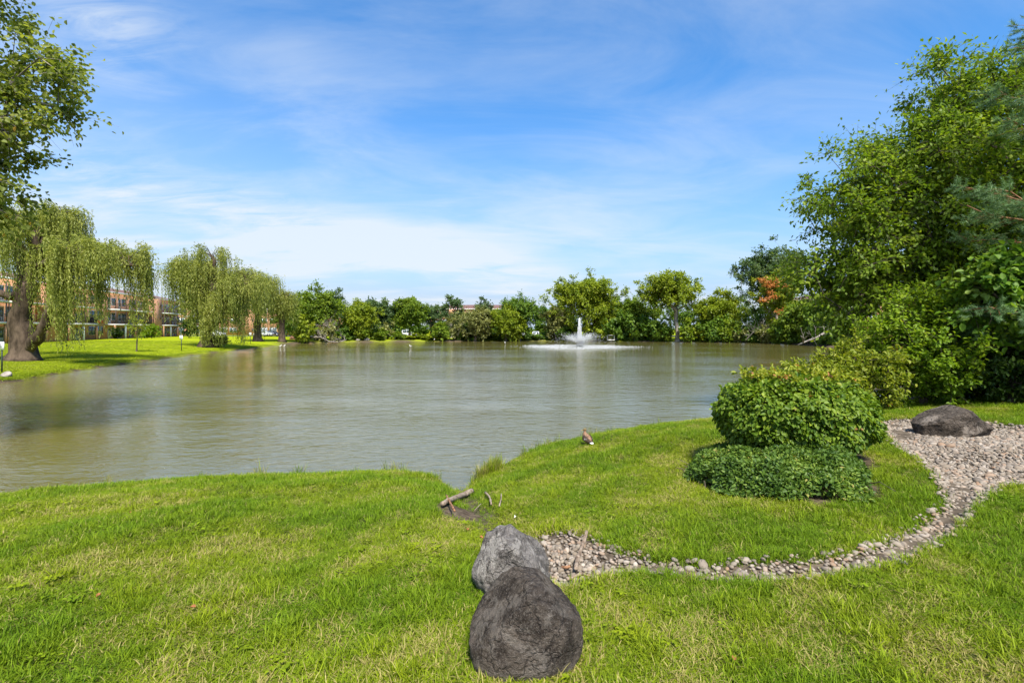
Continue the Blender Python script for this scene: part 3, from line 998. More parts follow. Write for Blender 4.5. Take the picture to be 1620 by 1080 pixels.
def pine():
    rg = np.random.default_rng(41)
    base = np.array([13.3, 11.7, 0]); base[2] = hz(*base[:2])
    t = thing('pine_tree', 'blue green pine with long bare-based boughs beside the gravel bed', 'pine tree', base)
    mb = MB()
    trunk = [base + np.array([0.05 * math.sin(z), 0.04 * math.cos(z * 1.3), z - 0.15]) for z in np.linspace(0, 8.4, 12)]
    mb.tube(trunk, np.linspace(0.24, 0.05, 12), 10)
    Ps, Ds = [], []
    specs = []
    # boughs that reach towards the pond are the ones in view; others complete the tree
    for (zz, az, ln, rise) in [(1.05, 172, 2.6, .02), (1.45, 190, 2.9, .0), (1.3, 205, 2.6, .0), (3.3, 176, 2.7, .03), (3.5, 192, 2.8, .02), (3.7, 168, 2.5, .05), (3.2, 204, 2.6, .0), (4.9, 182, 2.1, .10), (5.2, 198, 2.0, .10), (5.5, 170, 1.9, .16),
                               (6.2, 188, 1.7, .2), (7.0, 180, 1.4, .3), (3.0, 150, 2.4, .0), (4.4, 235, 2.6, .05)]:
        specs.append((zz, az, ln, rise))
    for zz in np.linspace(1.6, 8.8, 18):
        specs.append((zz, rg.uniform(-110, 110), (9.6 - zz) * 0.42, 0.1))
    for zz, az, ln, rise in specs:
        a = R(az)
        d = np.array([math.cos(a), math.sin(a), rise])
        zz = min(zz * 1.2, 7.9)
        p0 = base + np.array([0, 0, zz])
        pts = [p0 + d * ln * f + np.array([0, 0, 0.16 * ln * f * f]) + rg.normal(0, 0.05, 3) * f * ln * 0.3 for f in np.linspace(0, 1, 8)]
        mb.tube(pts, np.linspace(0.042, 0.010, 8), 5)
        pts = np.array(pts)
        for k in range(32):
            f = rg.uniform(0.35, 1.0)
            i = min(6, int(f * 7)); q = pts[i] + (pts[i + 1] - pts[i]) * (f * 7 - i)
            side = rg.choice([-1, 1])
            sd = nrm(d * rg.uniform(0.5, 1.0) + side * np.array([-math.sin(a), math.cos(a), 0]) * rg.uniform(0.3, 1.0) + np.array([0, 0, rg.uniform(-0.35, 0.35)]))
            sl = rg.uniform(0.25, 0.75) * (1.15 - 0.5 * f)
            e = q + sd * sl
            mb.tube([q, (q + e) / 2 + rg.normal(0, 0.03, 3), e], [0.007, 0.005, 0.003], 3, False)
            for m_ in range(3):
                q2 = q + (e - q) * rg.uniform(0.45, 1.0)
                d2 = nrm(sd + rg.normal(0, 0.55, 3))
                l2 = rg.uniform(0.12, 0.28)
                nn = 52
                tt = rg.uniform(0.1, 1, nn)
                Ps.append(q2 + d2 * (l2 * tt)[:, None])
                Ds.append(nrm(d2 * 0.75 + rg.normal(0, 0.62, (nn, 3))))
    P = np.concatenate(Ps); D = np.concatenate(Ds)
    ln = rg.uniform(0.06, 0.11, len(P))[:, None]
    S = nrm(np.cross(D, rg.normal(size=P.shape))) * 0.0042
    V = np.stack([P - S, P + S, P + D * ln], 1).reshape(-1, 3)
    T3 = np.arange(len(V)).reshape(-1, 3)
    Vb, Fb = mb.get()
    part('trunk', t, Vb, Fb, 'bark_pine', True)
    part('needles', t, V, [T3], 'needle', False, {'tint': ('FACE', np.clip(rg.normal(0.5, 0.22, len(P)), 0, 1))}, 'stuff')


pine()


# ---- weeping willows
def willow(label, base, limbs, seed, trunk_r, tassels, n_str, lmin, lmax, zmin, L=0.2, W=0.034, step=0.10, stubs=(), group=None, spread=0.55, tips_extra=()):
    """limbs: polylines (world). tassels: (limb index, from, to, count, sideways reach, rise)"""
    rg = np.random.default_rng(seed)
    base = np.array(base, float)
    t = thing('willow_tree', label, 'willow', base, group)
    mb = MB()
    for pts, r0, r1 in limbs:
        pts = np.array(pts, float)
        # smooth the limb
        k = len(pts); u = np.linspace(0, k - 1, (k - 1) * 5 + 1)
        q = np.stack([np.interp(u, np.arange(k), pts[:, j]) for j in range(3)], 1)
        for _ in range(3):
            q[1:-1] = (q[:-2] + 2 * q[1:-1] + q[2:]) / 4
        q[1:-1] += rg.normal(0, 0.012, q[1:-1].shape)
        mb.tube(q, np.linspace(r0, r1, len(q)) * (1 + 0.035 * np.sin(np.linspace(0, 17, len(q)))), 12 if r0 > 0.2 else 7)
    flare(mb, base, trunk_r, 1.0)
    for V_ in mb.V[:6]:                                   # burls and furrows of old bark
        k_ = np.sin(V_[:, 0] * 5 + V_[:, 2] * 1.7) + np.sin(V_[:, 1] * 6 - V_[:, 2] * 2.3 + 1) + .6 * np.sin(V_[:, 2] * 5 + V_[:, 0] * 9)
        V_ += rg.normal(0, .02, V_.shape) + .035 * k_[:, None] * np.array([1, .6, 0])
    S0, SD = [], []
    for li, f0, f1, cnt, reach, rise in tassels:
        pts = np.array(limbs[li][0], float); k = len(pts)
        for _ in range(cnt):
            f = rg.uniform(f0, f1) * (k - 1); i = min(k - 2, int(f))
            q = pts[i] + (pts[i + 1] - pts[i]) * (f - i)
            a = rg.uniform(0, 2 * np.pi)
            o = np.array([math.cos(a), math.sin(a), 0]) * reach * rg.uniform(0.15, 1.0) + np.array([0, 0, rise * rg.uniform(0.2, 1.0)])
            e = q + o
            mb.tube([q, q + o * .5 + np.array([0, 0, .22 * reach]), e], [0.035, 0.022, 0.01], 4, False)
            S0.append(e); SD.append(nrm(o * np.array([1, 1, 0.2]) + 1e-6))
    S0 = np.array(S0); SD = np.array(SD)
    ti = np.repeat(np.arange(len(S0)), n_str)
    n = len(ti)
    st = S0[ti] + rg.normal(size=(n, 3)) * spread * np.array([1, 1, 0.6]) * rg.uniform(0.35, 1.0, len(S0))[ti][:, None]
    od = nrm(SD[ti] + rg.normal(0, 0.5, (n, 3)) * np.array([1, 1, 0.3]))
    tl = (lmin + (lmax - lmin) * rg.random(len(S0)) ** 1.9)[ti] * rg.uniform(0.3, 1.1, n)
    tl = np.minimum(tl, np.maximum(0.6, st[:, 2] - base[2] - zmin + 0.4))
    reach = rg.uniform(0.15, 0.55, n)
    k = np.maximum(4, (tl / step).astype(int))
    li = np.repeat(np.arange(n), k)
    cs = np.concatenate([[0], np.cumsum(k)[:-1]])
    u = (np.arange(len(li)) - cs[li] + rg.random(len(li))) / k[li]
    l = tl[li] * u
    hor = reach[li] * (1 - np.exp(-l / 0.45))
    rise = 0.22 * np.sin(np.clip(l / 0.7, 0, 1) * np.pi) * (reach[li] / 0.5)
    sway = 0.05 * np.sin(l * 2.2 + ti[li]) + 0.05 * l
    P = st[li] + od[li] * hor[:, None] + np.stack([sway * 0.9, sway * 0.2, rise - l * 0.94], 1)
    P += rg.normal(0, 0.022, P.shape)
    dn = np.where(l < 0.4, 0.2, 1.0)[:, None]
    D = nrm(np.array([0.1, 0, -1.0]) * dn + od[li] * (1 - dn) + rg.normal(0, 0.30, P.shape))
    N = nrm(rg.normal(size=P.shape) + np.array([0, -0.3, 0.6]))
    V, Q, kk = leaf_geo(P, D, N, L * rg.uniform(0.6, 1.2, len(P)), W * rg.uniform(0.7, 1.3, len(P)), 'quad')
    tone = rg.normal(0, 0.12, len(S0))[ti][li] + rg.normal(0, 0.09, n)[li]
    tint = np.clip(0.50 + tone + rg.normal(0, 0.14, len(P)) - 0.10 * np.clip(l - 1.0, 0, 2), 0, 1)
    Vb, Fb = mb.get()
    part('trunk', t, Vb, Fb, 'bark_willow', True)
    part('crown', t, V, [Q], 'leaf_willow', False, {'tint': ('FACE', tint)}, 'stuff')
    return t


def wl(px, py, Y, dy=0.0):
    return at_depth(px, py, Y + dy)


g1 = ground_px(34, 570); Y1 = g1[1]
B1 = g1 - np.array([0, 0, 0.1])
limbs1 = [
    ([B1, wl(36, 535, Y1), wl(30, 505, Y1), wl(38, 470, Y1), wl(46, 448, Y1)], 0.80, 0.50),                      # 0 main trunk
    ([wl(38, 470, Y1), wl(46, 448, Y1), wl(50, 425, Y1), wl(60, 395, Y1), wl(54, 366, Y1)], 0.44, 0.26),         # 1 stub
    ([wl(42, 455, Y1), wl(38, 425, Y1, .8), wl(34, 400, Y1, 1.0), wl(28, 378, Y1, 1.2)], 0.42, 0.24),            # 2 stub behind
    ([wl(44, 553, Y1), wl(64, 528, Y1, -.5), wl(76, 500, Y1, -.8), wl(85, 476, Y1, -1), wl(96, 450, Y1, -1.2), wl(108, 422, Y1, -1.4), wl(124, 402, Y1, -1.6)], 0.42, 0.10),  # 3 right stem
    ([wl(38, 465, Y1), wl(18, 470, Y1, -.6), wl(0, 465, Y1, -1), wl(-28, 440, Y1, -1.5), wl(-60, 420, Y1, -2)], 0.34, 0.10),  # 4 left limb
    ([wl(50, 430, Y1), wl(85, 405, Y1, -1.0), wl(125, 395, Y1, -1.5), wl(165, 408, Y1, -1.6), wl(205, 420, Y1, -1.5), wl(240, 422, Y1, -1)], 0.22, 0.06),  # 5 long right limb
    ([wl(56, 400, Y1), wl(74, 362, Y1, .8), wl(98, 345, Y1, 1.4), wl(126, 356, Y1, 1.8)], 0.18, 0.05),          # 6 top right
    ([wl(54, 405, Y1), wl(46, 362, Y1, 1), wl(26, 344, Y1, 1.6), wl(2, 352, Y1, 2.2)], 0.18, 0.05),           # 7 top left
    ([wl(50, 430, Y1), wl(90, 400, Y1, 2), wl(140, 392, Y1, 3.4), wl(185, 402, Y1, 4.2), wl(225, 412, Y1, 4.4)], 0.26, 0.06),  # 8 back right
    ([wl(58, 385, Y1), wl(64, 355, Y1, .4), wl(80, 336, Y1, .6)], 0.12, 0.04),                                  # 9 top
]
willow('old weeping willow with thick leaning trunk and two cut stubs on the lawn', B1, limbs1, 51, 0.74,
       [(5, .28, 1.0, 32, 1.5, 1.1), (6, .1, 1, 26, 1.7, 1.2), (7, .1, 1, 24, 1.6, 1.0), (3, .72, 1, 14, 1.2, .5), (4, .6, 1, 14, 1.2, .6), (8, .3, 1, 18, 1.6, 1.1), (9, .1, 1, 14, 1.3, .7), (1, .5, .8, 4, 1.3, .3)],
       34, 1.1, 6.6, 0.5, 0.24, 0.058, 0.115, spread=0.36)

g2 = ground_px(326, 549); Y2 = g2[1]; B2 = g2 - np.array([0, 0, 0.1])
limbs2 = [
    ([B2, wl(326, 530, Y2), wl(324, 508, Y2), wl(322, 490, Y2)], 0.78, 0.55),
    ([wl(323, 500, Y2), wl(316, 470, Y2), wl(304, 445, Y2, -.5), wl(290, 428, Y2, -1), wl(278, 420, Y2, -1.5)], 0.42, 0.1),
    ([wl(324, 500, Y2), wl(332, 465, Y2), wl(338, 440, Y2, .5), wl(340, 412, Y2, .8), wl(332, 402, Y2, 1)], 0.48, 0.12),
    ([wl(328, 520, Y2), wl(342, 512, Y2, -.6), wl(350, 498, Y2, -1), wl(358, 470, Y2, -1.5), wl(372, 452, Y2, -2), wl(392, 448, Y2, -2.4)], 0.40, 0.1),
    ([wl(334, 462, Y2), wl(355, 440, Y2, 1), wl(378, 438, Y2, 1.5), wl(396, 446, Y2, 1.6)], 0.30, 0.08),
    ([wl(326, 490, Y2), wl(320, 455, Y2, 2), wl(312, 428, Y2, 3), wl(298, 412, Y2, 3.5)], 0.3, 0.08),
]
willow('weeping willow with single stout trunk and one reddish dead patch beside the lawn shore', B2, limbs2, 52, 1.15,
       [(1, .25, 1, 32, 2.2, 1.3), (2, .3, 1, 38, 2.4, 1.2), (3, .35, 1, 40, 2.2, .9), (4, .1, 1, 32, 2.2, 1.2), (5, .3, 1, 26, 2.2, 1.2)],
       30, 1.6, 8.4, 0.6, 0.36, 0.09, 0.21, spread=0.52)
g3 = ground_px(408, 540); Y3 = g3[1]; B3 = g3 - np.array([0, 0, 0.1])
limbs3 = [
    ([B3, wl(407, 520, Y3), wl(408, 500, Y3), wl(408, 478, Y3)], 0.72, 0.45),
    ([wl(408, 490, Y3), wl(398, 462, Y3), wl(390, 440, Y3, -1), wl(386, 436, Y3, -1.5)], 0.36, 0.1),
    ([wl(408, 480, Y3), wl(414, 456, Y3), wl(420, 446, Y3, 1), wl(432, 452, Y3, 1.5)], 0.34, 0.1),
    ([wl(408, 488, Y3), wl(402, 466, Y3, -2), wl(394, 458, Y3, -4), wl(384, 462, Y3, -5)], 0.34, 0.1),
]
willow('weeping willow with reddish bare trunk growing between two other willows', B3, limbs3, 53, 0.9,
       [(1, .2, 1, 30, 2.4, 1.4), (2, .2, 1, 34, 2.6, 1.4), (3, .2, 1, 30, 2.4, .8)], 22, 2.5, 6.5, 0.6, 0.40, 0.11, 0.30, spread=0.95)
g4 = ground_px(446, 541); Y4 = min(g4[1], 96.0); B4 = np.array([(446 - 810) / F * Y4, Y4, 0]); B4[2] = hz(*B4[:2]) - .1
limbs4 = [
    ([B4, wl(446, 520, Y4), wl(446, 500, Y4), wl(446, 485, Y4)], 0.6, 0.4),
    ([wl(446, 495, Y4), wl(440, 472, Y4), wl(434, 462, Y4, -1)], 0.3, 0.1),
    ([wl(446, 490, Y4), wl(452, 472, Y4), wl(457, 466, Y4, 1)], 0.3, 0.1),
]
willow('slim weeping willow beside the reddish rock at the end of the lawn', B4, limbs4, 54, 0.6,
       [(1, .1, 1, 30, 2.0, .9), (2, .1, 1, 30, 1.8, .9)], 22, 3.0, 7.0, 0.5, 0.40, 0.11, 0.30, spread=0.8)


# ---- the trees of the far bank: photo columns and top row at a distance
def far_tree(name, label, xc, xl, xr, ytop, ybot, Yd, leaf, seed, n=90, bark='bark', trunk_px=None, L=0.41, W=0.29, clump=1.35, tw=9, per=10, hollow=0.55, split=0, group=None, tone_by=None, fork=0.45, lowest=0.3, dep=0.8, arch=.14, r=0.28):
    x0 = (trunk_px if trunk_px is not None else xc)
    bx = (x0 - 810) / F * Yd
    base = np.array([bx, Yd, max(0.05, hz(bx, Yd))])
    zt = CAMZ + (HOR - ytop) / F * Yd; zb = max(base[2] + 0.6, CAMZ + (HOR - ybot) / F * Yd)
    w = (xr - xl) / F * Yd / 2; cx = ((xl + xr) / 2 - 810) / F * Yd
    cz = (zt + zb) / 2; hz_ = (zt - zb) / 2
    rg = np.random.default_rng(seed + 999)
    m_ = clump * 0.7
    n = int(n * 1.25)
    blobs = [((cx, Yd, cz), (max(.8, w - m_), max(.8, w * dep - m_), max(.6, hz_ - m_)), n)]
    for k in range(split):
        a = rg.uniform(-0.7, 0.7); e = rg.uniform(-0.5, 0.6)
        blobs.append(((cx + a * w * .7, Yd + rg.uniform(-.5, .5) * w * dep, cz + e * hz_ * .8), (w * .34, w * .34, hz_ * .3), max(8, n // 7)))
    ft = base + np.array([(cx - bx) * 0.3, 0, (cz - base[2]) * fork * 2])
    return make_tree(name, label, base, ft, blobs, leaf, seed, r, 0.02, bark, clump, tw, per, L, W, 'quad', hollow, 1.6, group=group, tone_by=tone_by, lowest=lowest, arch=arch)


G = 'trees along the far bank'
far_tree('bank_tree', 'dense rounded green tree right beside the last willow on the far bank', 500, 452, 552, 446, 530, 106, 'leaf_mid', 101, 130, split=4)
far_tree('pine_tree', 'dark spiky treetop poking up behind the rounded green tree by the willows', 535, 515, 552, 446, 520, 124, 'leaf_blue', 102, 45, L=.5, W=.2, clump=1.1)
far_tree('bank_tree', 'leafy tree leaning over pale dry twigs on the far bank', 562, 535, 605, 470, 536, 110, 'leaf_lime', 103, 90, split=3)
far_tree('bank_tree', 'grey green tree standing behind dry grey thicket on the far bank', 598, 565, 632, 464, 530, 120, 'leaf_blue', 104, 100, split=3)
far_tree('bank_tree', 'compact deep green tree above the parked white van', 648, 618, 682, 464, 524, 119, 'leaf_mid', 105, 110, split=3)
far_tree('bank_tree', 'thin open tree with sky between its boughs before the brick gable', 714, 690, 738, 460, 520, 122, 'leaf_blue', 106, 34, bark='bark_pale', clump=1.0, hollow=.3)
far_tree('bank_tree', 'small feathery tree in front of the brick block behind the pond', 764, 748, 782, 466, 520, 122, 'leaf_blue', 107, 36, clump=1.0)
far_tree('bank_tree', 'olive rounded tree hiding part of the brick block', 752, 722, 790, 482, 536, 114, 'leaf_olive', 108, 80, split=3)
far_tree('bank_tree', 'pointed dark green tree above the row of parked cars', 822, 786, 856, 462, 530, 116, 'leaf_deep', 109, 120, split=4)
far_tree('bank_tree', 'yellow green tree leaning against the pointed dark tree', 800, 775, 835, 480, 538, 113, 'leaf_lime', 110, 80, split=2)
far_tree('bank_tree', 'tall domed yellow green tree directly behind the fountain', 932, 866, 992, 423, 532, 117, 'leaf_lime', 111, 190, bark='bark_pale', split=7, hollow=.42)
far_tree('bank_tree', 'greyish tree with bare twigs at its top close to the tall domed tree', 880, 855, 905, 478, 532, 118, 'leaf_olive', 112, 60, bark='bark_pale', split=2)
def vase(C):
    return 0.03 * (C[:, 2] - C[:, 2].mean())


far_tree('bank_tree', 'vase shaped tree with pale forked trunk standing at the far water edge', 1062, 1004, 1116, 424, 492, 108.5, 'leaf_lime', 113, 120, bark='bark_pale', trunk_px=1072, split=5, hollow=.40, fork=0.30, lowest=0.25, tone_by=vase, arch=0.05, r=0.42)
far_tree('bank_tree', 'broad yellow green tree growing beside the vase shaped tree', 1135, 1092, 1182, 456, 532, 108, 'leaf_lime', 114, 130, split=5)
far_tree('bank_tree', 'deep green tree filling the gap between domed tree and vase shaped tree', 1000, 975, 1030, 462, 532, 116, 'leaf_mid', 115, 90, split=3)
far_tree('bank_tree', 'tall blue green tree rising above the orange leaved tree', 1216, 1162, 1280, 376, 500, 106, 'leaf_blue', 116, 120, split=6, hollow=.35, bark='bark_pale')
t12, C12, _ = far_tree('maple_tree', 'yellow and orange turning tree in front of the tall blue green tree', 1228, 1192, 1268, 412, 532, 99, 'leaf_yellow', 117, 80, split=3, bark='bark_pale', hollow=.4, clump=1.1)
# its turned boughs
rg = np.random.default_rng(5)
Co = np.array([at_depth(x, y, 96.5) for x, y in ((1208, 446), (1213, 452), (1216, 448), (1224, 452), (1222, 470), (1214, 472), (1206, 476), (1219, 464), (1236, 493), (1242, 494), (1231, 496), (1228, 446), (1202, 443), (1244, 452))])
V, Q, ti = foliage(rg, Co, np.tile(np.array([[0, -1.0, 0.2]]), (len(Co), 1)), 1.0, 8, 9, 0.36, 0.26, 'quad', 0.1, flat=.45)
part('orange_foliage', t12, V, [Q], 'leaf_orange', False, {'tint': ('FACE', ti)}, 'stuff', 'turning orange leaves')
far_tree('bank_tree', 'green tree crowding the water edge below the big spreading tree', 1268, 1236, 1302, 470, 536, 92, 'leaf_mid', 118, 90, split=3)
far_tree('bank_tree', 'leafy tree closing the view behind the orange leaved tree', 1310, 1280, 1350, 450, 536, 86, 'leaf_deep', 119, 100, split=3)
second = [(462, 60, 482, 124, 'leaf_deep'), (555, 70, 478, 127, 'leaf_mid'), (625, 60, 482, 146, 'leaf_deep'), (682, 60, 480, 147, 'leaf_blue'), (732, 60, 492, 145, 'leaf_olive'), (790, 56, 486, 146, 'leaf_mid'), (850, 60, 480, 147, 'leaf_deep'), (890, 56, 474, 130, 'leaf_mid'), (975, 80, 462, 127, 'leaf_deep'), (1025, 80, 466, 126, 'leaf_mid'), (1090, 90, 470, 124, 'leaf_deep'), (1160, 80, 464, 122, 'leaf_mid'), (1215, 70, 476, 116, 'leaf_deep'), (1265, 70, 470, 112, 'leaf_mid')]
second_labels = ['the slim willow', 'the leaning leafy tree', 'the grey green tree', 'the compact tree above the van', 'the olive rounded tree', 'the leaning yellow green tree', 'the pointed dark tree', 'the greyish twiggy tree', 'the tall domed tree', 'the gap beside the domed tree', 'the vase shaped tree', 'the broad yellow green tree', 'the orange leaved tree', 'the tree crowding the water edge']
names = {'leaf_deep': 'deep green', 'leaf_mid': 'mid green', 'leaf_blue': 'blue green', 'leaf_olive': 'olive'}
for k, (xc, wd, yt, Yd, lf) in enumerate(second):
    far_tree('backdrop_tree', names[lf] + ' tree standing in the second row behind ' + second_labels[k], xc, xc - wd / 2, xc + wd / 2, yt, 533 if Yd < 140 else 515, Yd, lf, 130 + k, 70, group='second row of ' + names[lf] + ' trees')


# ---- bushes along the far bank: three kinds, copied
def bush_proto(name, label, seed, leaf, n, L=0.30, W=0.22, bark='bark', group=None, per=8):
    base = np.array([0., 0, 0])
    t, _, _ = make_tree(name, label, base, (0.1, 0, 0.9), [((0, 0, 1.25), (1.35, 1.1, 1.0), n), ((0.7, -.2, 0.8), (0.8, 0.8, 0.6), n // 3), ((-.8, .1, 0.7), (0.7, 0.7, 0.55), n // 3)],
                        leaf, seed, 0.06, 0.012, bark, 0.5, 7, per, L, W, 'quad', 0.55, 0.6, group=group, cat='bush', up=.3)
    return t


kinds = {
    'g': ('leaf_mid', 'mid green bush growing at the far water edge', 26),
    'd': ('leaf_deep', 'deep green bush hanging over the far water edge', 26),
    'l': ('leaf_lime', 'yellow green bush growing at the far water edge', 24),
    'o': ('leaf_olive', 'greyish half bare bush on the far bank', 14),
}
spots = [  # column, foot distance, width px, top row, kind
    (480, 97, 50, 498, 'l'), (515, 104, 44, 505, 'o'), (545, 109, 50, 512, 'd'), (572, 110, 46, 512, 'g'), (600, 112, 44, 518, 'g'), (612, 115, 40, 508, 'o'),
    (632, 114, 36, 524, 'g'), (655, 115, 44, 527, 'l'), (683, 115, 40, 528, 'l'), (700, 115, 44, 508, 'g'), (722, 116, 50, 502, 'o'), (738, 116, 44, 510, 'd'),
    (765, 117, 44, 512, 'l'), (790, 118, 48, 524, 'g'), (818, 119, 50, 526, 'g'), (848, 120, 50, 526, 'd'), (875, 119, 46, 514, 'o'), (898, 118, 50, 508, 'd'),
    (945, 116, 60, 500, 'l'), (975, 115, 56, 492, 'd'), (1004, 113, 60, 490, 'd'), (1035, 111, 56, 500, 'd'), (1050, 110, 40, 508, 'g'), (1092, 107, 50, 502, 'g'),
    (1112, 106, 40, 512, 'l'), (1128, 105, 56, 498, 'd'), (1155, 103, 50, 505, 'g'), (1172, 101, 46, 515, 'o'), (1192, 98, 46, 508, 'd'), (1218, 95, 50, 512, 'o'),
    (1232, 94, 46, 505, 'g'), (1255, 91, 50, 500, 'd'), (1278, 88, 46, 498, 'g'), (1300, 84, 60, 480, 'd'), (1330, 80, 70, 470, 'd')]
bush_labels = {480: 'yellow green bush beside the slim willow and the reddish rock',
    515: 'greyish half bare bush among the dry twigs of the fallen branch',
    545: 'deep green bush at the foot of the dense rounded tree',
    572: 'mid green bush at the foot of the leaning leafy tree',
    600: 'mid green bush behind the small pale rocks at the far water edge',
    612: 'greyish half bare bush below the grey green tree',
    632: 'low mid green bush next to the gull below the grey green tree',
    655: 'low yellow green bush in front of the parked white van',
    683: 'low yellow green bush next to the gull below the thin open tree',
    700: 'mid green bush at the foot of the thin open tree',
    722: 'greyish half bare bush over the grey twig thicket',
    738: 'deep green bush leaning on the grey twig thicket',
    765: 'yellow green bush below the small feathery tree',
    790: 'low mid green bush in front of the silver car below the pointed tree',
    818: 'low mid green bush in front of the pale silver car',
    848: 'low deep green bush in front of the white car near the domed tree',
    875: 'greyish half bare bush below the greyish tree with bare twigs',
    898: 'deep green bush beside the trunk of the tall domed tree',
    945: 'yellow green bush right behind the fountain spray',
    975: 'deep green bush behind the white box at the far water edge',
    1004: 'deep green bush overhanging the water beside the pale rock',
    1035: 'tall deep green bush close to the vase shaped tree',
    1050: 'mid green bush touching the forked trunk of the vase shaped tree',
    1092: 'mid green bush beyond the forked trunk towards the broad tree',
    1112: 'yellow green bush between the vase shaped tree and the broad tree',
    1128: 'deep green bush below the middle of the broad yellow green tree',
    1155: 'mid green bush below the edge of the broad yellow green tree',
    1172: 'greyish half bare bush beside the dry brush pile',
    1192: 'deep green bush behind the dry brush pile',
    1218: 'greyish half bare bush under the orange boughs',
    1232: 'mid green bush at the foot of the orange leaved tree',
    1255: 'deep green bush between the orange leaved tree and the fallen trunk',
    1278: 'mid green bush behind the pale fallen trunk',
    1300: 'deep green bush beyond the pale fallen trunk under the big tree',
    1330: 'broad deep green bush hidden behind the bright green shrub'}
protos = {}
rg = np.random.default_rng(77)
for i, (xc, Yd, wpx, yt, kd) in enumerate(spots):
    x = (xc - 810) / F * Yd
    s_ = float(sdist(np.array([x]), np.array([Yd]))[0])
    while s_ < 0.9 and Yd < 128:
        Yd += 0.7; x = (xc - 810) / F * Yd; s_ = float(sdist(np.array([x]), np.array([Yd]))[0])
    z = hz(x, Yd)
    hgt = CAMZ + (HOR - yt) / F * Yd - z
    sc = (wpx / F * Yd / 3.6, wpx / F * Yd / 3.6, hgt / 2.35)
    lf, lab, n = kinds[kd]
    lab = bush_labels[xc]
    if kd not in protos:
        protos[kd] = bush_proto('bank_bush', lab, 200 + ord(kd), lf, n, group={'g': 'mid green', 'd': 'deep green', 'l': 'yellow green', 'o': 'greyish'}[kd] + ' bushes on the far bank', bark='bark_pale' if kd == 'o' else 'bark')
        o = protos[kd]; o.location = (x, Yd, z); o.rotation_euler = (0, 0, rg.uniform(0, 6.28)); o.scale = sc
    else:
        copy_thing(protos[kd], (x, Yd, z), rg.uniform(0, 6.28), sc, lab)


for k, xc in enumerate((560, 596, 630, 664, 698, 790, 826, 862, 900)):
    Yd = 142.5 + (k % 2); x = (xc - 810) / F * Yd
    c = copy_thing(protos['d'], (x, Yd, hz(x, Yd)), k * 1.3, (2.3, 1.6, 1.5 + .25 * (k % 3)), 'broad deep green bush standing behind the parked cars')
    c['group'] = 'bushes behind the parking lot'


def bush_at(name, label, px, Yd, wpx, yt, leaf, seed, n=40, L=.3, W=.2, zoff=0):
    x = (px - 810) / F * Yd; z = hz(x, Yd)
    h_ = CAMZ + (HOR - yt) / F * Yd - z; w = wpx / F * Yd / 2
    return make_tree(name, label, (x, Yd, z), (x, Yd, z + h_ * .4), [((x, Yd, z + h_ * .52), (w * .85, w * .8, h_ * .42), n)], leaf, seed, 0.06, 0.012, 'bark', min(w, h_) * .32, 7, 8, L, W, 'quad', 0.6, 0.5, cat='bush', up=.2)[0]


bush_at('garden_bush', 'light green bush against the brick building by the balconies', 240, 100, 34, 512, 'leaf_bright', 301)
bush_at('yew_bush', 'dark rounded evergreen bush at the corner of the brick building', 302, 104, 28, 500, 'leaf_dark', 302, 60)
bush_at('garden_bush', 'small dark bush beside the brick stair tower', 186, 92, 18, 517, 'leaf_dark', 303, 26)
bush_at('garden_bush', 'reddish green bush round the foot of the stout trunked willow', 346, Y2 + 1.0, 32, 530, 'leaf_olive', 304, 36, .22, .14)
# young tree on the lawn
b = ground_px(216, 556)
make_tree('young_tree', 'thin young tree with sparse drooping leaves alone on the lawn', b, b + (0.05, 0, 2.6), [(b + (0, 0, 2.6), (1.1, 1.0, 1.3), 26)], 'leaf_yellow', 305, 0.06, 0.012, 'bark', 0.5, 6, 7, 0.17, 0.09, 'quad', .6, .6, .5)
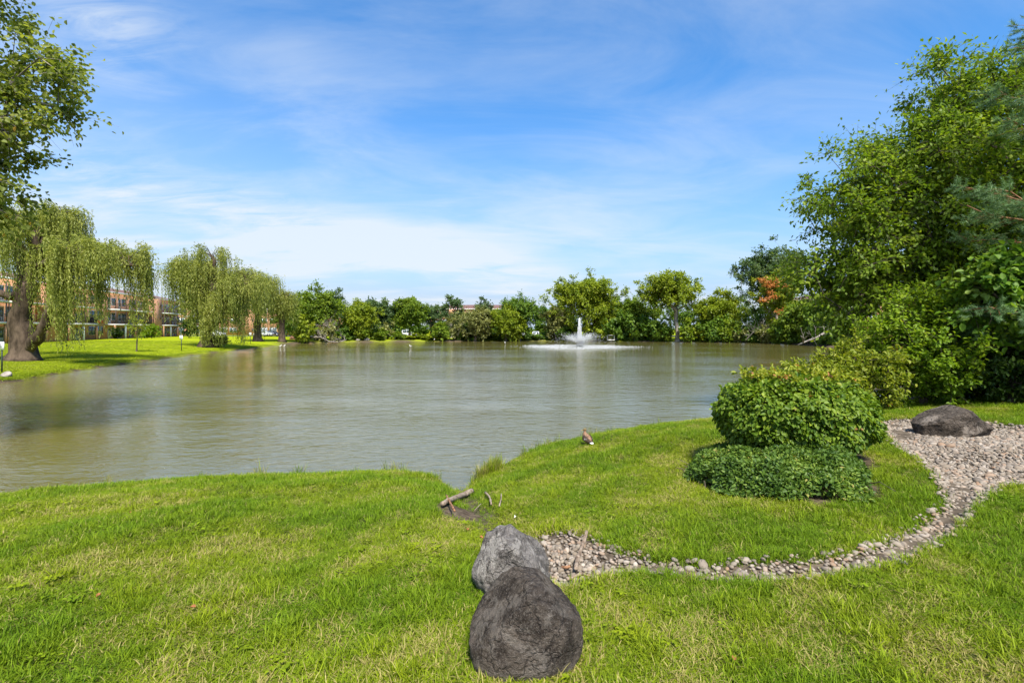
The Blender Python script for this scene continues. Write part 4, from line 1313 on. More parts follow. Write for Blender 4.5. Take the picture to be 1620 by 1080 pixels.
# ------------------------------------------------------------------ brick apartment buildings
def apartments(label, O, u, length, modules, seed, depth=11.0, floors=3, fh=2.75, name='apartment_building'):
    """a block along direction u from O (its front lower corner); the front faces u turned clockwise"""
    u = nrm(np.array([u[0], u[1], 0.0])); n = np.array([u[1], -u[0], 0.0]); k = np.array([0, 0, 1.0])
    O = np.array(O, float)
    t = thing(name, label, 'building', O)
    H = floors * fh
    rg = random.Random(seed)
    def P(s, f, z): return O + u * s + n * f + k * z
    def bx(nm, s0, s1, f0, f1, z0, z1, mat, par=None):
        mb = MB().box(P((s0 + s1) / 2, (f0 + f1) / 2, (z0 + z1) / 2), (s1 - s0, f1 - f0, z1 - z0), u, n, k)
        V, Fq = mb.get()
        return part(nm, par or t, V, Fq, mat)
    wall = bx('wall', 0, length, -depth, 0, -0.6, H + 0.25, 'brick')
    # hipped roof with a white eave
    e = 0.55
    mb = MB(); zt = H + 0.25
    c = [P(-e, e, zt + .22), P(length + e, e, zt + .22), P(length + e, -depth - e, zt + .22), P(-e, -depth - e, zt + .22), P(depth * .45, -depth / 2, zt + 1.75), P(length - depth * .45, -depth / 2, zt + 1.75)]
    mb.add(c, [(0, 1, 5, 4), (2, 3, 4, 5)], [(1, 2, 5), (3, 0, 4)])
    V, Fq = mb.get(); roof = part('roof', t, V, Fq, 'roof')
    bx('eave', -e, length + e, -depth - e, e, zt + 0.002, zt + .215, 'white_paint', roof)
    s = 0.8
    def window(s0, w, z0, h, f):
        fr = bx('window', s0 - .06, s0 + w + .06, f - .03, f + .06, z0 - .06, z0 + h + .06, 'white_paint')
        bx('pane', s0, s0 + w * .48, f + .061, f + .085, z0, z0 + h, 'glass', fr)
        bx('pane', s0 + w * .52, s0 + w, f + .061, f + .085, z0, z0 + h, 'glass', fr)
    i = 0
    while s < length - 3:
        kind = modules[i % len(modules)]; i += 1
        if kind == 'B':          # stacked balconies
            w = min(8.2, length - s - .4)
            for fl in range(1, floors):
                z = fl * fh
                sl = bx('balcony', s, s + w, 0.002, 1.75, z - .26, z, 'concrete')
                for a in np.linspace(s + .1, s + w - .1, 3):
                    bx('post', a - .05, a + .05, 1.6, 1.7, z + .002, z + fh - .262, 'railing', sl)
                bx('top_rail', s + .05, s + w - .05, 1.62, 1.68, z + .98, z + 1.05, 'railing', sl)
                bx('bottom_rail', s + .05, s + w - .05, 1.62, 1.68, z + .1, z + .15, 'railing', sl)
                for a in np.arange(s + .25, s + w - .2, .42):
                    bx('baluster', a - .025, a + .025, 1.63, 1.67, z + .152, z + .978, 'railing', sl)
            for a in (s + .1, s + w / 2, s + w - .1):
                bx('column', a - .12, a + .12, 1.42, 1.66, -.4, fh - .262, 'white_paint' if a == s + w / 2 else 'brick')
            for fl in range(floors):
                z = fl * fh
                for a in (s + 1.0, s + w / 2 + .8):
                    d = bx('door', a, a + .95, -.02, .05, z + .02, z + 2.1, 'door')
                    bx('pane', a + .15, a + .8, .051, .07, z + .7, z + 1.9, 'glass', d)
                    window(a + 1.3, 1.5, z + .75, 1.3, 0)
            s += w + .3
        elif kind == 'T':        # brick stair tower standing forward
            w = min(5.0, length - s - .2)
            tw = bx('stair_tower', s, s + w, 0.003, 1.3, -.6, H + .247, 'brick')
            for fl in range(floors):
                fr = bx('window', s + w - 1.0, s + w - .5, 1.28, 1.36, fl * fh + 1.2, fl * fh + 2.0, 'railing')
            s += w + .3
        else:                    # plain wall with windows
            w = min(6.0, length - s - .2)
            for fl in range(floors):
                for a in (s + .5, s + 3.2):
                    window(a, 1.9, fl * fh + .85, 1.35, 0)
            s += w
    return t, P


OA = np.array([-64.5, 57.0, 0.95]); UA = (-16.0, 60.0)
tA, PA = apartments('long brick apartment block with white edged balconies behind the old willow', OA, UA, 73.0, 'BBTBWBBT', 3)
# things on one balcony
q = PA(31.2, 1.0, 2.75)
mb = MB(); 
for a in range(8):
    pass
V, Fq = MB().tube([q + (0, 0, 0.0), q + (0, 0, .55), q + (0, 0, .85), q + (0, 0, 1.0)], [.55, .62, .5, .12], 10).get()
single('covered_grill', V, Fq, 'black_cloth', q, 'black covered grill standing on a middle balcony of the long block', 'grill', True)
q = PA(33.2, 1.1, 2.75)
V, Fq = MB().box(q + (0, 0, .25), (1.1, .5, .34)).box(q + (0, 0, .46), (1.16, .56, .08)).get()
single('cooler_box', V, Fq, 'red_plastic', q, 'red lidded cooler box next to the covered grill', 'cooler')
apartments('brick block with wide windows facing the pond behind the cars', (-100, 147, 0.9), (1, 0.05), 50, 'WBWTWB', 5)
apartments('brick block glimpsed over the olive trees behind the far bank', (-28, 174, 0.9), (1, -0.02), 32, 'WTBW', 7)
apartments('brick block glimpsed through leaves behind the orange leaved tree', (66, 122, 0.9), (1, -0.5), 24, 'WBW', 9)


# ------------------------------------------------------------------ cars
def make_car(label, paint, loc, rz, seed=0, tall=0.0, name='parked_car', cat='car'):
    t = thing(name, label, cat, (0, 0, 0))
    # side profile, swept across the width with tumblehome
    prof = np.array([(-2.2, .32), (-2.25, .62), (-2.1, .88), (-1.55, .96 + tall * .3), (-1.05, 1.38 + tall), (-.2, 1.47 + tall), (.55, 1.40 + tall), (1.15, .98 + tall * .2), (2.0, .82), (2.22, .62), (2.2, .32)])
    n = len(prof)
    ys = [-.86, -.80, 0, .80, .86]
    V = []
    for y in ys:
        for x, z in prof:
            yy = y
            if z > 1.0: yy = y * (1 - (z - 1.0) * .32)
            V.append((x, yy if abs(y) != .86 else yy * (1.0), z if abs(y) < .85 else .30 + (z - .30) * .985))
    Q = []
    for a in range(len(ys) - 1):
        for i in range(n):
            j = (i + 1) % n
            Q.append((a * n + i, a * n + j, (a + 1) * n + j, (a + 1) * n + i))
    mb = MB(); mb.add(V, Q)
    c0 = mb.n
    for a in (0, len(ys) - 1):
        pts = [V[a * n + i] for i in range(n)]
        c = np.mean(pts, 0)
        tri = [(i, (i + 1) % n, n) for i in range(n)]
        mb.add(pts + [c], None, [(x[1], x[0], x[2]) if a else x for x in tri])
    Vb, Fb = mb.get()
    body = part('body', t, Vb, Fb, paint)
    for sgn in (-1, 1):
        for x0, x1 in ((-1.25, -.30), (-.22, .70)):
            a = 1.0 + tall * .25
            zt = 1.36 + tall
            yo = .872 * sgn; yi = .872 * (1 - (zt - 1.0) * .32) * sgn
            sl0 = .24 if x0 < -1 else .02; sl1 = .30 if x1 > .5 else .02
            pts = [(x0, yo, a), (x1, yo, a), (x1 - sl1, yi, zt), (x0 + sl0, yi, zt)]
            q2 = [(p[0], p[1] + .012 * sgn, p[2]) for p in pts]
            part('side_window', t, pts + q2, [[(0, 1, 2, 3), (4, 5, 6, 7), (0, 1, 5, 4), (1, 2, 6, 5), (2, 3, 7, 6), (3, 0, 4, 7)]], 'glass')
    for x0, x1, z0, z1, nm in ((.66, 1.10, 1.36 + tall, 1.02 + tall * .2, 'windscreen'), (-1.10, -1.50, 1.34 + tall, 1.0 + tall * .3, 'rear_window')):
        sx = .02 if x1 > 0 else -.02
        pts = [(x0 + sx, -.62, z0), (x0 + sx, .62, z0), (x1 + sx, .72, z1), (x1 + sx, -.72, z1)]
        q2 = [(p[0] + sx, p[1], p[2] + .015) for p in pts]
        part(nm, t, pts + q2, [[(0, 1, 2, 3), (4, 5, 6, 7), (0, 1, 5, 4), (1, 2, 6, 5), (2, 3, 7, 6), (3, 0, 4, 7)]], 'glass')
    for x in (-1.35, 1.38):
        for y in (-.80, .80):
            V, Fq = MB().tube([(x, y - .1, .33), (x, y + .1, .33)], .33, 14).get()
            w = part('wheel', t, V, Fq, 'tyre')
            s_ = .101 if y > 0 else -.101
            V, Fq = MB().tube([(x, y + s_, .33), (x, y + s_ * 1.12, .33)], .2, 10).get()
            part('rim', w, V, Fq, 'chrome')
    for y in (-.6, .6):
        V, Fq = MB().box((2.2, y, .68), (.08, .32, .14)).get(); part('headlight', t, V, Fq, 'glass')
        V, Fq = MB().box((-2.22, y, .74), (.06, .3, .14)).get(); part('tail_light', t, V, Fq, 'red_plastic')
    t.location = loc; t.rotation_euler = (0, 0, rz)
    return t


def car_at(label, paint, px, Yd, deg, tall=0.0, cat='car'):
    x = (px - 810) / F * Yd
    z = max(hz(x, Yd), 0) + 0.03
    make_car(label, paint, (x, Yd, z), R(deg), tall=tall, cat=cat, name='parked_van' if cat == 'van' else 'parked_car')


car_at('white car parked behind the stout trunked willow', 'car_white', 341, 126.6, 8)
car_at('silver car parked behind the willow with reddish trunk', 'car_silver', 418, 127, 5)
car_at('dark car parked close to the silver car beyond the willows', 'car_dark', 430, 129.5, 12)
car_at('white van parked under the compact deep green tree', 'car_white', 644, 128, 20, .35, 'van')
car_at('silver car parked below the pointed dark green tree', 'car_silver', 806, 128, 80)
car_at('white car parked beyond the low bushes near the domed tree', 'car_white', 848, 128, 84)
car_at('pale silver car parked in the middle of the far row', 'car_silver', 828, 128.5, 83)
car_at('white car glimpsed through bushes under the orange leaved tree', 'car_white', 1214, 114, 30)


# ------------------------------------------------------------------ sign posts on the lawn
def sign_post(label, px, pyb, hgt):
    g = ground_px(px, pyb)
    t = thing('sign_post', label, 'sign', g)
    V, Fq = MB().box(g + (0, 0, hgt / 2 - .1), (.06, .05, hgt + .2)).box(g + (0, -.026, hgt * .5), (.02, .01, hgt * .9)).get()
    part('post', t, V, Fq, 'dark_metal')
    z = hgt - .14
    V, Fq = MB().box(g + (0, -.046, z), (.34, .02, .48)).get()
    s = part('sign_plate', t, V, Fq, 'sign_white')
    V, Fq = MB().box(g + (0, -.058, z + .03), (.07, .004, .26)).get()
    part('sign_mark', s, V, Fq, 'sign_ink')


sign_post('small white sign on dark post beside the old leaning willow', 3, 589, 1.66)
sign_post('small white sign on dark post in front of the balconies', 287, 555, 1.62)
sign_post('small white sign on dark post between the willow trunks', 396, 544, 1.7)


# ------------------------------------------------------------------ fountain
def fountain():
    rg = np.random.default_rng(8)
    Yf = CAMZ * F / (548.5 - HOR)
    c = np.array([(917 - 810) / F * Yf, Yf, 0.0])
    t = thing('fountain', 'white water fountain with tall jet spraying in the middle of the pond', 'fountain', c)
    V, Fq = MB().tube([c + (0, 0, -.3), c + (0, 0, .10), c + (0, 0, .14)], [.55, .55, .3], 16).get()
    fl = part('float', t, V, Fq, 'dark_metal', True)
    V, Fq = MB().tube([c + (0, 0, .13), c + (0, 0, .38)], [.10, .06], 10).get()
    part('nozzle', fl, V, Fq, 'dark_metal', True)

    def drops(P, r):
        n = len(P)
        o = np.array([(1, 1, 1), (-1, -1, 1), (-1, 1, -1), (1, -1, -1)]) * 0.6
        V = (P[:, None] + o[None] * r[:, None, None] * np.array([1, 1, 1.5])).reshape(-1, 3)
        T3 = (np.arange(n)[:, None, None] * 4 + np.array([(0, 1, 2), (0, 3, 1), (0, 2, 3), (1, 3, 2)])[None]).reshape(-1, 3)
        return V, [T3]
    # central jet: rising core and falling sheath
    n = 13000
    z = 4.25 * rg.random(n) ** 0.9
    f = 1 - z / 4.3
    w = (0.05 + 0.34 * f ** .55) * np.sqrt(rg.random(n)) * (1 + .25 * rg.normal(size=n) * f)
    a = rg.uniform(0, 6.28, n)
    P = c + np.stack([w * np.cos(a), w * np.sin(a), z + .2], 1)
    V, T3 = drops(P, rg.uniform(.02, .055, n))
    part('jet', t, V, T3, 'spray', False, None, 'stuff')
    # outer ring of arching jets
    Ps = []
    for j in range(48):
        a = j / 48 * 6.283 + rg.normal(0, .03)
        vr = rg.uniform(2.4, 6.0); vz = rg.uniform(4.0, 6.0)
        m_ = 170
        tm = np.where(rg.random(m_) < .8, vz / 9.8 * 1.0 * rg.random(m_) ** 1.2, 2 * vz / 9.8 * rg.random(m_))
        sp = rg.normal(0, 1, (m_, 3)) * (0.03 + .22 * tm)[:, None]
        rr = vr * tm
        Ps.append(c + np.stack([rr * math.cos(a) + .25 * tm, rr * math.sin(a), .3 + vz * tm - 4.9 * tm ** 2], 1) + sp)
    P = np.concatenate(Ps); P[:, 2] = np.maximum(P[:, 2], 0.02)
    V, T3 = drops(P, rg.uniform(.010, .034, len(P)))
    part('spray', t, V, T3, 'spray', False, None, 'stuff')
    # drifting mist of fine drops
    n = 5000
    rr = np.abs(rg.normal(0, 1.5, n)); a = rg.uniform(0, 6.28, n)
    P = c + np.stack([rr * np.cos(a) + .5, rr * np.sin(a), np.abs(rg.normal(0, .75, n)) + .05], 1)
    V, T3 = drops(P, rg.uniform(.007, .018, n))
    part('mist', t, V, T3, 'spray', False, None, 'stuff')
    # broken white water where the drops land
    n = 6500
    a = rg.uniform(0, 6.28, n)
    rr = np.where(rg.random(n) < .6, 8.2 * np.sqrt(rg.random(n)), np.abs(rg.normal(5.5, 1.6, n)))
    rr *= 1 + .14 * np.sin(a * 3 + 1) + .10 * np.sin(a * 7 + 2) + .10 * rg.normal(size=n)
    P = c + np.stack([rr * np.cos(a) - .4, rr * np.sin(a) * 1.15, np.abs(rg.normal(0, .04, n)) + .004], 1)
    V, T3 = drops(P, rg.uniform(.012, .042, n))
    part('foam', t, V, T3, 'spray', False, None, 'stuff')


fountain()


# ------------------------------------------------------------------ birds
def loft(rings):
    """rings: (centre, half width vector, half height vector)"""
    V = []; S = 12
    for c, a, b in rings:
        for k in range(S):
            t_ = 2 * math.pi * k / S
            V.append(np.array(c) + np.array(a) * math.cos(t_) + np.array(b) * math.sin(t_))
    Q = [(i * S + k, i * S + (k + 1) % S, (i + 1) * S + (k + 1) % S, (i + 1) * S + k) for i in range(len(rings) - 1) for k in range(S)]
    n = len(V)
    V += [np.array(rings[0][0]), np.array(rings[-1][0])]
    T3 = [(n, (k + 1) % S, k) for k in range(S)] + [(n + 1, (len(rings) - 1) * S + k, (len(rings) - 1) * S + (k + 1) % S) for k in range(S)]
    return np.array(V), [np.array(Q), np.array(T3)]


def duck():
    g = ground_px(928, 703)
    t = thing('duck', 'brown mottled duck with white tail standing on the grassy slope by the water', 'duck', (0, 0, 0))
    # local: +x is the way the body points, z up
    rings = []
    for x, z, w, h_ in [(-.225, .105, .012, .008), (-.20, .110, .040, .025), (-.15, .120, .075, .055), (-.08, .138, .098, .080), (.0, .158, .104, .092), (.07, .178, .094, .088), (.125, .205, .072, .072), (.15, .240, .048, .052), (.155, .275, .034, .036), (.155, .305, .031, .033)]:
        rings.append(((x, 0, z), (0, w, 0), (-h_ * .35 if x > .1 else 0, 0, h_ * (.6 if x > .13 else 1))) if x < .13 else ((x, 0, z), (0, w, 0), (-h_ * .95, 0, h_ * .3)))
    V, Fq = loft(rings)
    body = part('body', t, V, Fq, 'feather_brown', True)
    # head turned to the bird's left
    ha = R(66)
    hd = np.array([math.cos(ha), math.sin(ha), 0]); hs = np.array([-hd[1], hd[0], 0])
    hc = np.array([.157, 0, .325])
    rr = [(-.042, 0, .012), (-.034, .0, .030), (-.012, .006, .040), (.014, .006, .039), (.036, 0, .030), (.05, -.006, .018)]
    V, Fq = loft([(hc + hd * x + np.array([0, 0, z + .01]), hs * r_, np.array([0, 0, r_ * 1.0])) for x, z, r_ in rr])
    hdp = part('head', t, V, Fq, 'feather_head', True)
    V, Fq = loft([(hc + hd * x + np.array([0, 0, z]), hs * w, np.array([0, 0, h_])) for x, z, w, h_ in [(.042, .002, .015, .014), (.066, -.006, .014, .009), (.09, -.011, .015, .006), (.104, -.012, .009, .004)]])
    part('bill', hdp, V, Fq, 'beak', True)
    for sg in (-1, 1):
        e = hc + hd * .018 + hs * .034 * sg + np.array([0, 0, .022])
        V, Fq = MB().tube([e - hs * .004 * sg, e + hs * .004 * sg], .005, 6).get(); part('eye', hdp, V, Fq, 'eye', True)
    for sg in (-1, 1):
        ring = []
        for x, z, w, h_ in [(.085, .175, .016, .045), (.04, .172, .02, .066), (-.03, .160, .02, .066), (-.10, .146, .018, .05), (-.17, .135, .012, .028), (-.225, .132, .004, .008)]:
            yy = {.085: .078, .04: .095, -.03: .096, -.10: .078, -.17: .045, -.225: .022}[x]
            ring.append(((x, yy * sg, z + .012), (0, w, 0), (0, -.02 * sg, h_)))
        V, Fq = loft(ring); wg = part('wing', t, V, Fq, 'feather_dark', True)
        for dx, m_, wd in ((-.045, 'feather_white', .012), (-.066, 'feather_blue', .026), (-.088, 'feather_white', .010)):
            cc = np.array([dx, .112 * sg if dx > -.05 else .103 * sg if dx > -.07 else .097 * sg, .152])
            V, Fq = MB().box(cc, (wd, .008, .05), (1, .18 * sg, 0), (0, 1, 0), (0, -.28 * sg, 1)).get(); part('wing_patch', wg, V, Fq, m_)
    V, Fq = loft([((-.17, 0, .118), (0, .050, 0), (0, 0, .022)), ((-.23, 0, .108), (0, .048, 0), (0, 0, .012)), ((-.275, 0, .106), (0, .03, 0), (0, 0, .005))])
    part('tail', t, V, Fq, 'feather_white', True)
    for sg in (-1, 1):
        V, Fq = MB().tube([(-.01, .04 * sg, .09), (0, .04 * sg, .012)], [.011, .008], 6).add([(-.01, .04 * sg, .012), (.055, .015 * sg, .004), (.06, .045 * sg, .004), (.05, .07 * sg, .004), (0, .04 * sg, .022)], None, [(0, 1, 2), (0, 2, 3), (4, 2, 1), (4, 3, 2)]).get()
        part('leg', t, V, Fq, 'orange_skin')
    t.location = g + np.array([0, 0, 0.012]); t.rotation_euler = (0, R(-12), R(118)); t.scale = (0.72, 0.86, 0.78)


duck()


def gull(label, loc, rz, floating):
    t = thing('gull', label, 'gull', (0, 0, 0), None)
    z = .09 if floating else .24
    V, Fq = loft([((-.22, 0, z + .04), (0, .012, 0), (0, 0, .008)), ((-.12, 0, z + .02), (0, .07, 0), (0, 0, .06)), ((0, 0, z), (0, .1, 0), (0, 0, .09)), ((.12, 0, z + .03), (0, .075, 0), (0, 0, .07)), ((.16, 0, z + .11), (0, .04, 0), (-.03, 0, .02)),
                  ((.17, 0, z + .17), (0, .045, 0), (-.045, 0, .01)), ((.18, 0, z + .21), (0, .03, 0), (-.03, 0, .0)), ((.18, 0, z + .23), (0, .008, 0), (-.008, 0, .0))])
    part('body', t, V, Fq, 'feather_white', True)
    V, Fq = MB().tube([(.20, 0, z + .175), (.27, 0, z + .16)], [.013, .004], 6).get(); part('bill', t, V, Fq, 'beak')
    for sg in (-1, 1):
        V, Fq = loft([((.08, .075 * sg, z + .03), (0, .015, 0), (0, 0, .04)), ((-.05, .088 * sg, z + .02), (0, .015, 0), (0, 0, .055)), ((-.24, .03 * sg, z + .05), (0, .005, 0), (0, 0, .01))])
        part('wing', t, V, Fq, 'grey_rock', True)
        if not floating:
            V, Fq = MB().tube([(0, .04 * sg, z - .05), (.01, .04 * sg, -.01)], .012, 5).get(); part('leg', t, V, Fq, 'orange_skin')
    t.location = loc; t.rotation_euler = (0, 0, rz); t.scale = (1.1, 1.1, 1.1)
    return t


def on_water(px, py):
    Y = CAMZ * F / (py - HOR)
    return ((px - 810) / F * Y, Y, -0.02)


gull('white gull floating on open water left alone before the yellow bushes', on_water(650, 548.5), R(170), True)
gull('white gull floating near the pale edge of rippled water', on_water(799, 543.0), R(100), True)
gull('white gull swimming close to the lawn end by the reddish rock', on_water(443, 548.4), R(5), True)
gull('white gull following another along the lawn end by the reddish rock', on_water(449, 548.0), R(5), True)
for px, lab in ((687, 'white gull standing at the far bank below the thin open tree'), (625, 'white gull standing at the far bank below the grey green tree')):
    Y = 113.0; x = (px - 810) / F * Y
    while sdist(np.array([x]), np.array([Y]))[0] < 0.12 and Y < 122: Y += .15; x = (px - 810) / F * Y
    gull(lab, (x, Y, hz(x, Y) + .02), R(80), False)


# ------------------------------------------------------------------ rocks
def ico(sub):
    bm = bmesh.new(); bmesh.ops.create_icosphere(bm, subdivisions=sub, radius=1.0)
    V = np.array([v.co[:] for v in bm.verts]); T3 = np.array([[v.index for v in f.verts] for f in bm.faces]); bm.free()
    return V, T3


def fbm3(P, seed, f0, octv=4, gain=0.5):
    r = np.random.default_rng(seed); v = np.zeros(len(P)); amp = 1.0; f = f0
    for _ in range(octv):
        for k in range(4):
            d = nrm(r.normal(size=3)); v += amp * np.sin(P @ d * f + r.uniform(0, 6.28) + 1.3 * np.sin(P @ nrm(r.normal(size=3)) * f * .7)) / 4
        amp *= gain; f *= 2.05
    return v


def rock(size, seed, cuts=(), sub=5, rough=0.06, power=2.0, peak=(0, 0), facets=0):
    U, T3 = ico(sub)
    V = U / (np.abs(U) ** power).sum(1)[:, None] ** (1 / power)
    for n_, d in cuts:                                   # flattened facets
        n_ = nrm(np.array(n_, float)); e = V @ n_ - d
        V = V - np.clip(e, 0, None)[:, None] * n_ * 0.88
    rr_ = np.random.default_rng(seed)
    for _ in range(facets):                              # broken faces
        n_ = nrm(rr_.normal(size=3)); d = rr_.uniform(.80, .96); e = V @ n_ - d
        V = V - np.clip(e, 0, None)[:, None] * n_ * .92
    V = V * (1 + rough * fbm3(U, seed, 2.6, 2) + rough * .50 * fbm3(U, seed + 1, 7, 6, .66))[:, None]
    zz = (V[:, 2] + 1) / 2
    V[:, 0] += zz * peak[0]; V[:, 1] += zz * peak[1]
    V = V * np.array(size) / 2
    return V, T3


def place_rock(name, label, V, T3, loc, mat, sink):
    V = V - [0, 0, V[:, 2].min()]
    o = link(name, raw_mesh(name, V, [T3], mat, True), None, (loc[0], loc[1], loc[2] - sink))
    return tag(o, label, 'boulder')


Yb = 2.62; xb = (826 - 810) / F * Yb
V, T3 = rock((.575, .54, .52), 61, [((-.72, -.15, .68), .66), ((.7, .1, .72), .86), ((0, -1, .35), .84)], rough=.055, power=2.2, peak=(.06, .04), sub=6, facets=0)
place_rock('boulder', 'dark brown rounded boulder standing in the near grass', V, T3, (xb + .0, Yb, hz(xb, Yb)), 'boulder_dark', .13)
B1POS = (xb, Yb, .27, .24)
Yb = 3.45; xb = (817 - 810) / F * Yb
V, T3 = rock((.56, .48, .64), 64, [((-.8, -.3, .6), .66), ((.75, -.2, .6), .50), ((.2, -1, .2), .72), ((-.2, -.4, 1), .78)], rough=.08, power=2.4, peak=(-.16, .12), sub=5, facets=38)
place_rock('boulder', 'grey streaked angular boulder at the end of the gravel bed', V, T3, (xb, Yb, hz(xb, Yb)), 'boulder_grey', .14)
B2POS = (xb, Yb, .23, .23)
g = ground_px(1508, 692)
V, T3 = rock((1.22, .80, .70), 67, [((-.55, 0, .8), .50), ((.75, -.1, .65), .66), ((0, -1, .25), .74)], rough=.07, power=2.3, peak=(.22, .05), facets=24, sub=5)
place_rock('boulder', 'long low brown boulder lying on the pale gravel', V, T3, (g[0], g[1] + .15, g[2]), 'boulder_brown', .17)
B3POS = (g[0], g[1] + .15, .52, .36)

for px, py, sz, lab, mat, sd in [(465, 541.5, 1.9, 'reddish rock at the water edge by the slim willow', 'red_rock', 71), (606, 540.2, 1.1, 'small reddish rock at the far water edge below the grey green tree', 'red_rock', 72),
                                 (580, 540.8, 1.3, 'pale rock at the far water edge near fallen twigs', 'grey_rock', 73), (566, 541, 1.0, 'small pale rock close to fallen twigs at the far water edge', 'grey_rock', 74), (984, 538.5, 1.6, 'pale rock beside the white box at the far bank', 'grey_rock', 75), (10, 602, .55, 'mossy stone at the lawn shore below the sign post', 'grey_rock', 76)]:
    Y = CAMZ * F / (py - HOR); x = (px - 810) / F * Y
    while sdist(np.array([x]), np.array([Y]))[0] < 0.2 and Y < 125: Y += .2; x = (px - 810) / F * Y
    V, T3 = rock((sz, sz * .8, sz * .75), sd, [((.3, -.4, .8), .6), ((-.7, 0, .5), .6)], 3, .1)
    V = V - [0, 0, V[:, 2].min()]
    o = link('rock', raw_mesh('rock', V, [T3], mat, True), None, (x, Y, hz(x, Y) - sz * .2)); tag(o, lab, 'rock')

# white box on the far bank
Y = 113.5; x = (966 - 810) / F * Y
while sdist(np.array([x]), np.array([Y]))[0] < 0.5: Y += .2; x = (966 - 810) / F * Y
z = hz(x, Y)
t = thing('pump_box', 'white open fronted box standing at the far water edge beyond the fountain', 'box', (x, Y, z))
for nm, c, d in (('top', (0, 0, 1.2), (1.7, .8, .16)), ('base', (0, 0, .12), (1.7, .8, .16)), ('side', (-.78, 0, .66), (.14, .8, .92)), ('side', (.78, 0, .66), (.14, .8, .92))):
    V, Fq = MB().box(np.array(c) + (x, Y, z), d).get(); part(nm, t, V, Fq, 'white_paint')
V, Fq = MB().box(np.array((0, .3, .66)) + (x, Y, z), (1.416, .05, .916)).get(); part('back', t, V, Fq, 'grey_rock')
V, Fq = MB().tube(np.array([(.9, 0, .3), (1.3, -.1, .5), (1.5, -.3, .0)]) + (x, Y, z), .2, 8).get(); part('pipe', t, V, Fq, 'dark_metal', True)


# ------------------------------------------------------------------ dead wood on the far banks
def dead_branch(label, pts, r0, seed, sub=10, sl=1.4):
    rg = np.random.default_rng(seed); pts = np.array(pts, float)
    mb = MB(); mb.tube(pts, np.linspace(r0, r0 * .35, len(pts)), 7)
    for _ in range(sub):
        f = rg.uniform(.2, .98) * (len(pts) - 1); i = min(len(pts) - 2, int(f)); q = pts[i] + (pts[i + 1] - pts[i]) * (f - i)
        d = nrm(rg.normal(size=3) + np.array([0, 0, .8])); l = sl * rg.uniform(.4, 1.2)
        e = q + d * l
        mb.tube([q, q + d * l * .5 + rg.normal(0, .08, 3) * l, e], [r0 * .4, r0 * .25, .012], 5)
        for _k in range(3):
            d2 = nrm(d + rg.normal(0, .7, 3)); q2 = q + d * l * rg.uniform(.3, .9)
            mb.tube([q2, q2 + d2 * l * .5], [r0 * .18, .01], 4)
    V, Fq = mb.get()
    loc = pts[0] * 1.0
    single('dead_branch', V, Fq, 'bark_pale', loc, label, 'branch', True)


def fp(px, py, Y): return at_depth(px, py, Y)


dead_branch('bare fallen branch lying in the water below dry twigs on the far bank', [fp(492, 534, 101), fp(508, 533, 100), fp(520, 540, 99.5), fp(535, 541, 99.5), fp(548, 537, 100.5)], .20, 81, 14, 1.8)
dead_branch('tangle of grey dry twigs over the bare fallen branch', [fp(488, 520, 104), fp(500, 512, 103.5), fp(515, 515, 103), fp(528, 522, 103)], .12, 82, 26, 2.2)
dead_branch('grey twig thicket on the bank below the thin open tree', [fp(715, 530, 115.5), fp(728, 520, 115), fp(742, 522, 115), fp(752, 534, 115)], .12, 83, 30, 2.2)
dead_branch('pale fallen trunk sloping into the water below the big spreading tree', [fp(1315, 520, 66), fp(1295, 532, 66), fp(1275, 540, 66), fp(1262, 545.5, 66)], .17, 84, 8, 1.5)
dead_branch('dry brush pile at the water edge under the orange leaved tree', [fp(1180, 538, 99), fp(1192, 525, 99), fp(1205, 522, 99), fp(1216, 534, 98)], .10, 85, 30, 2.0)
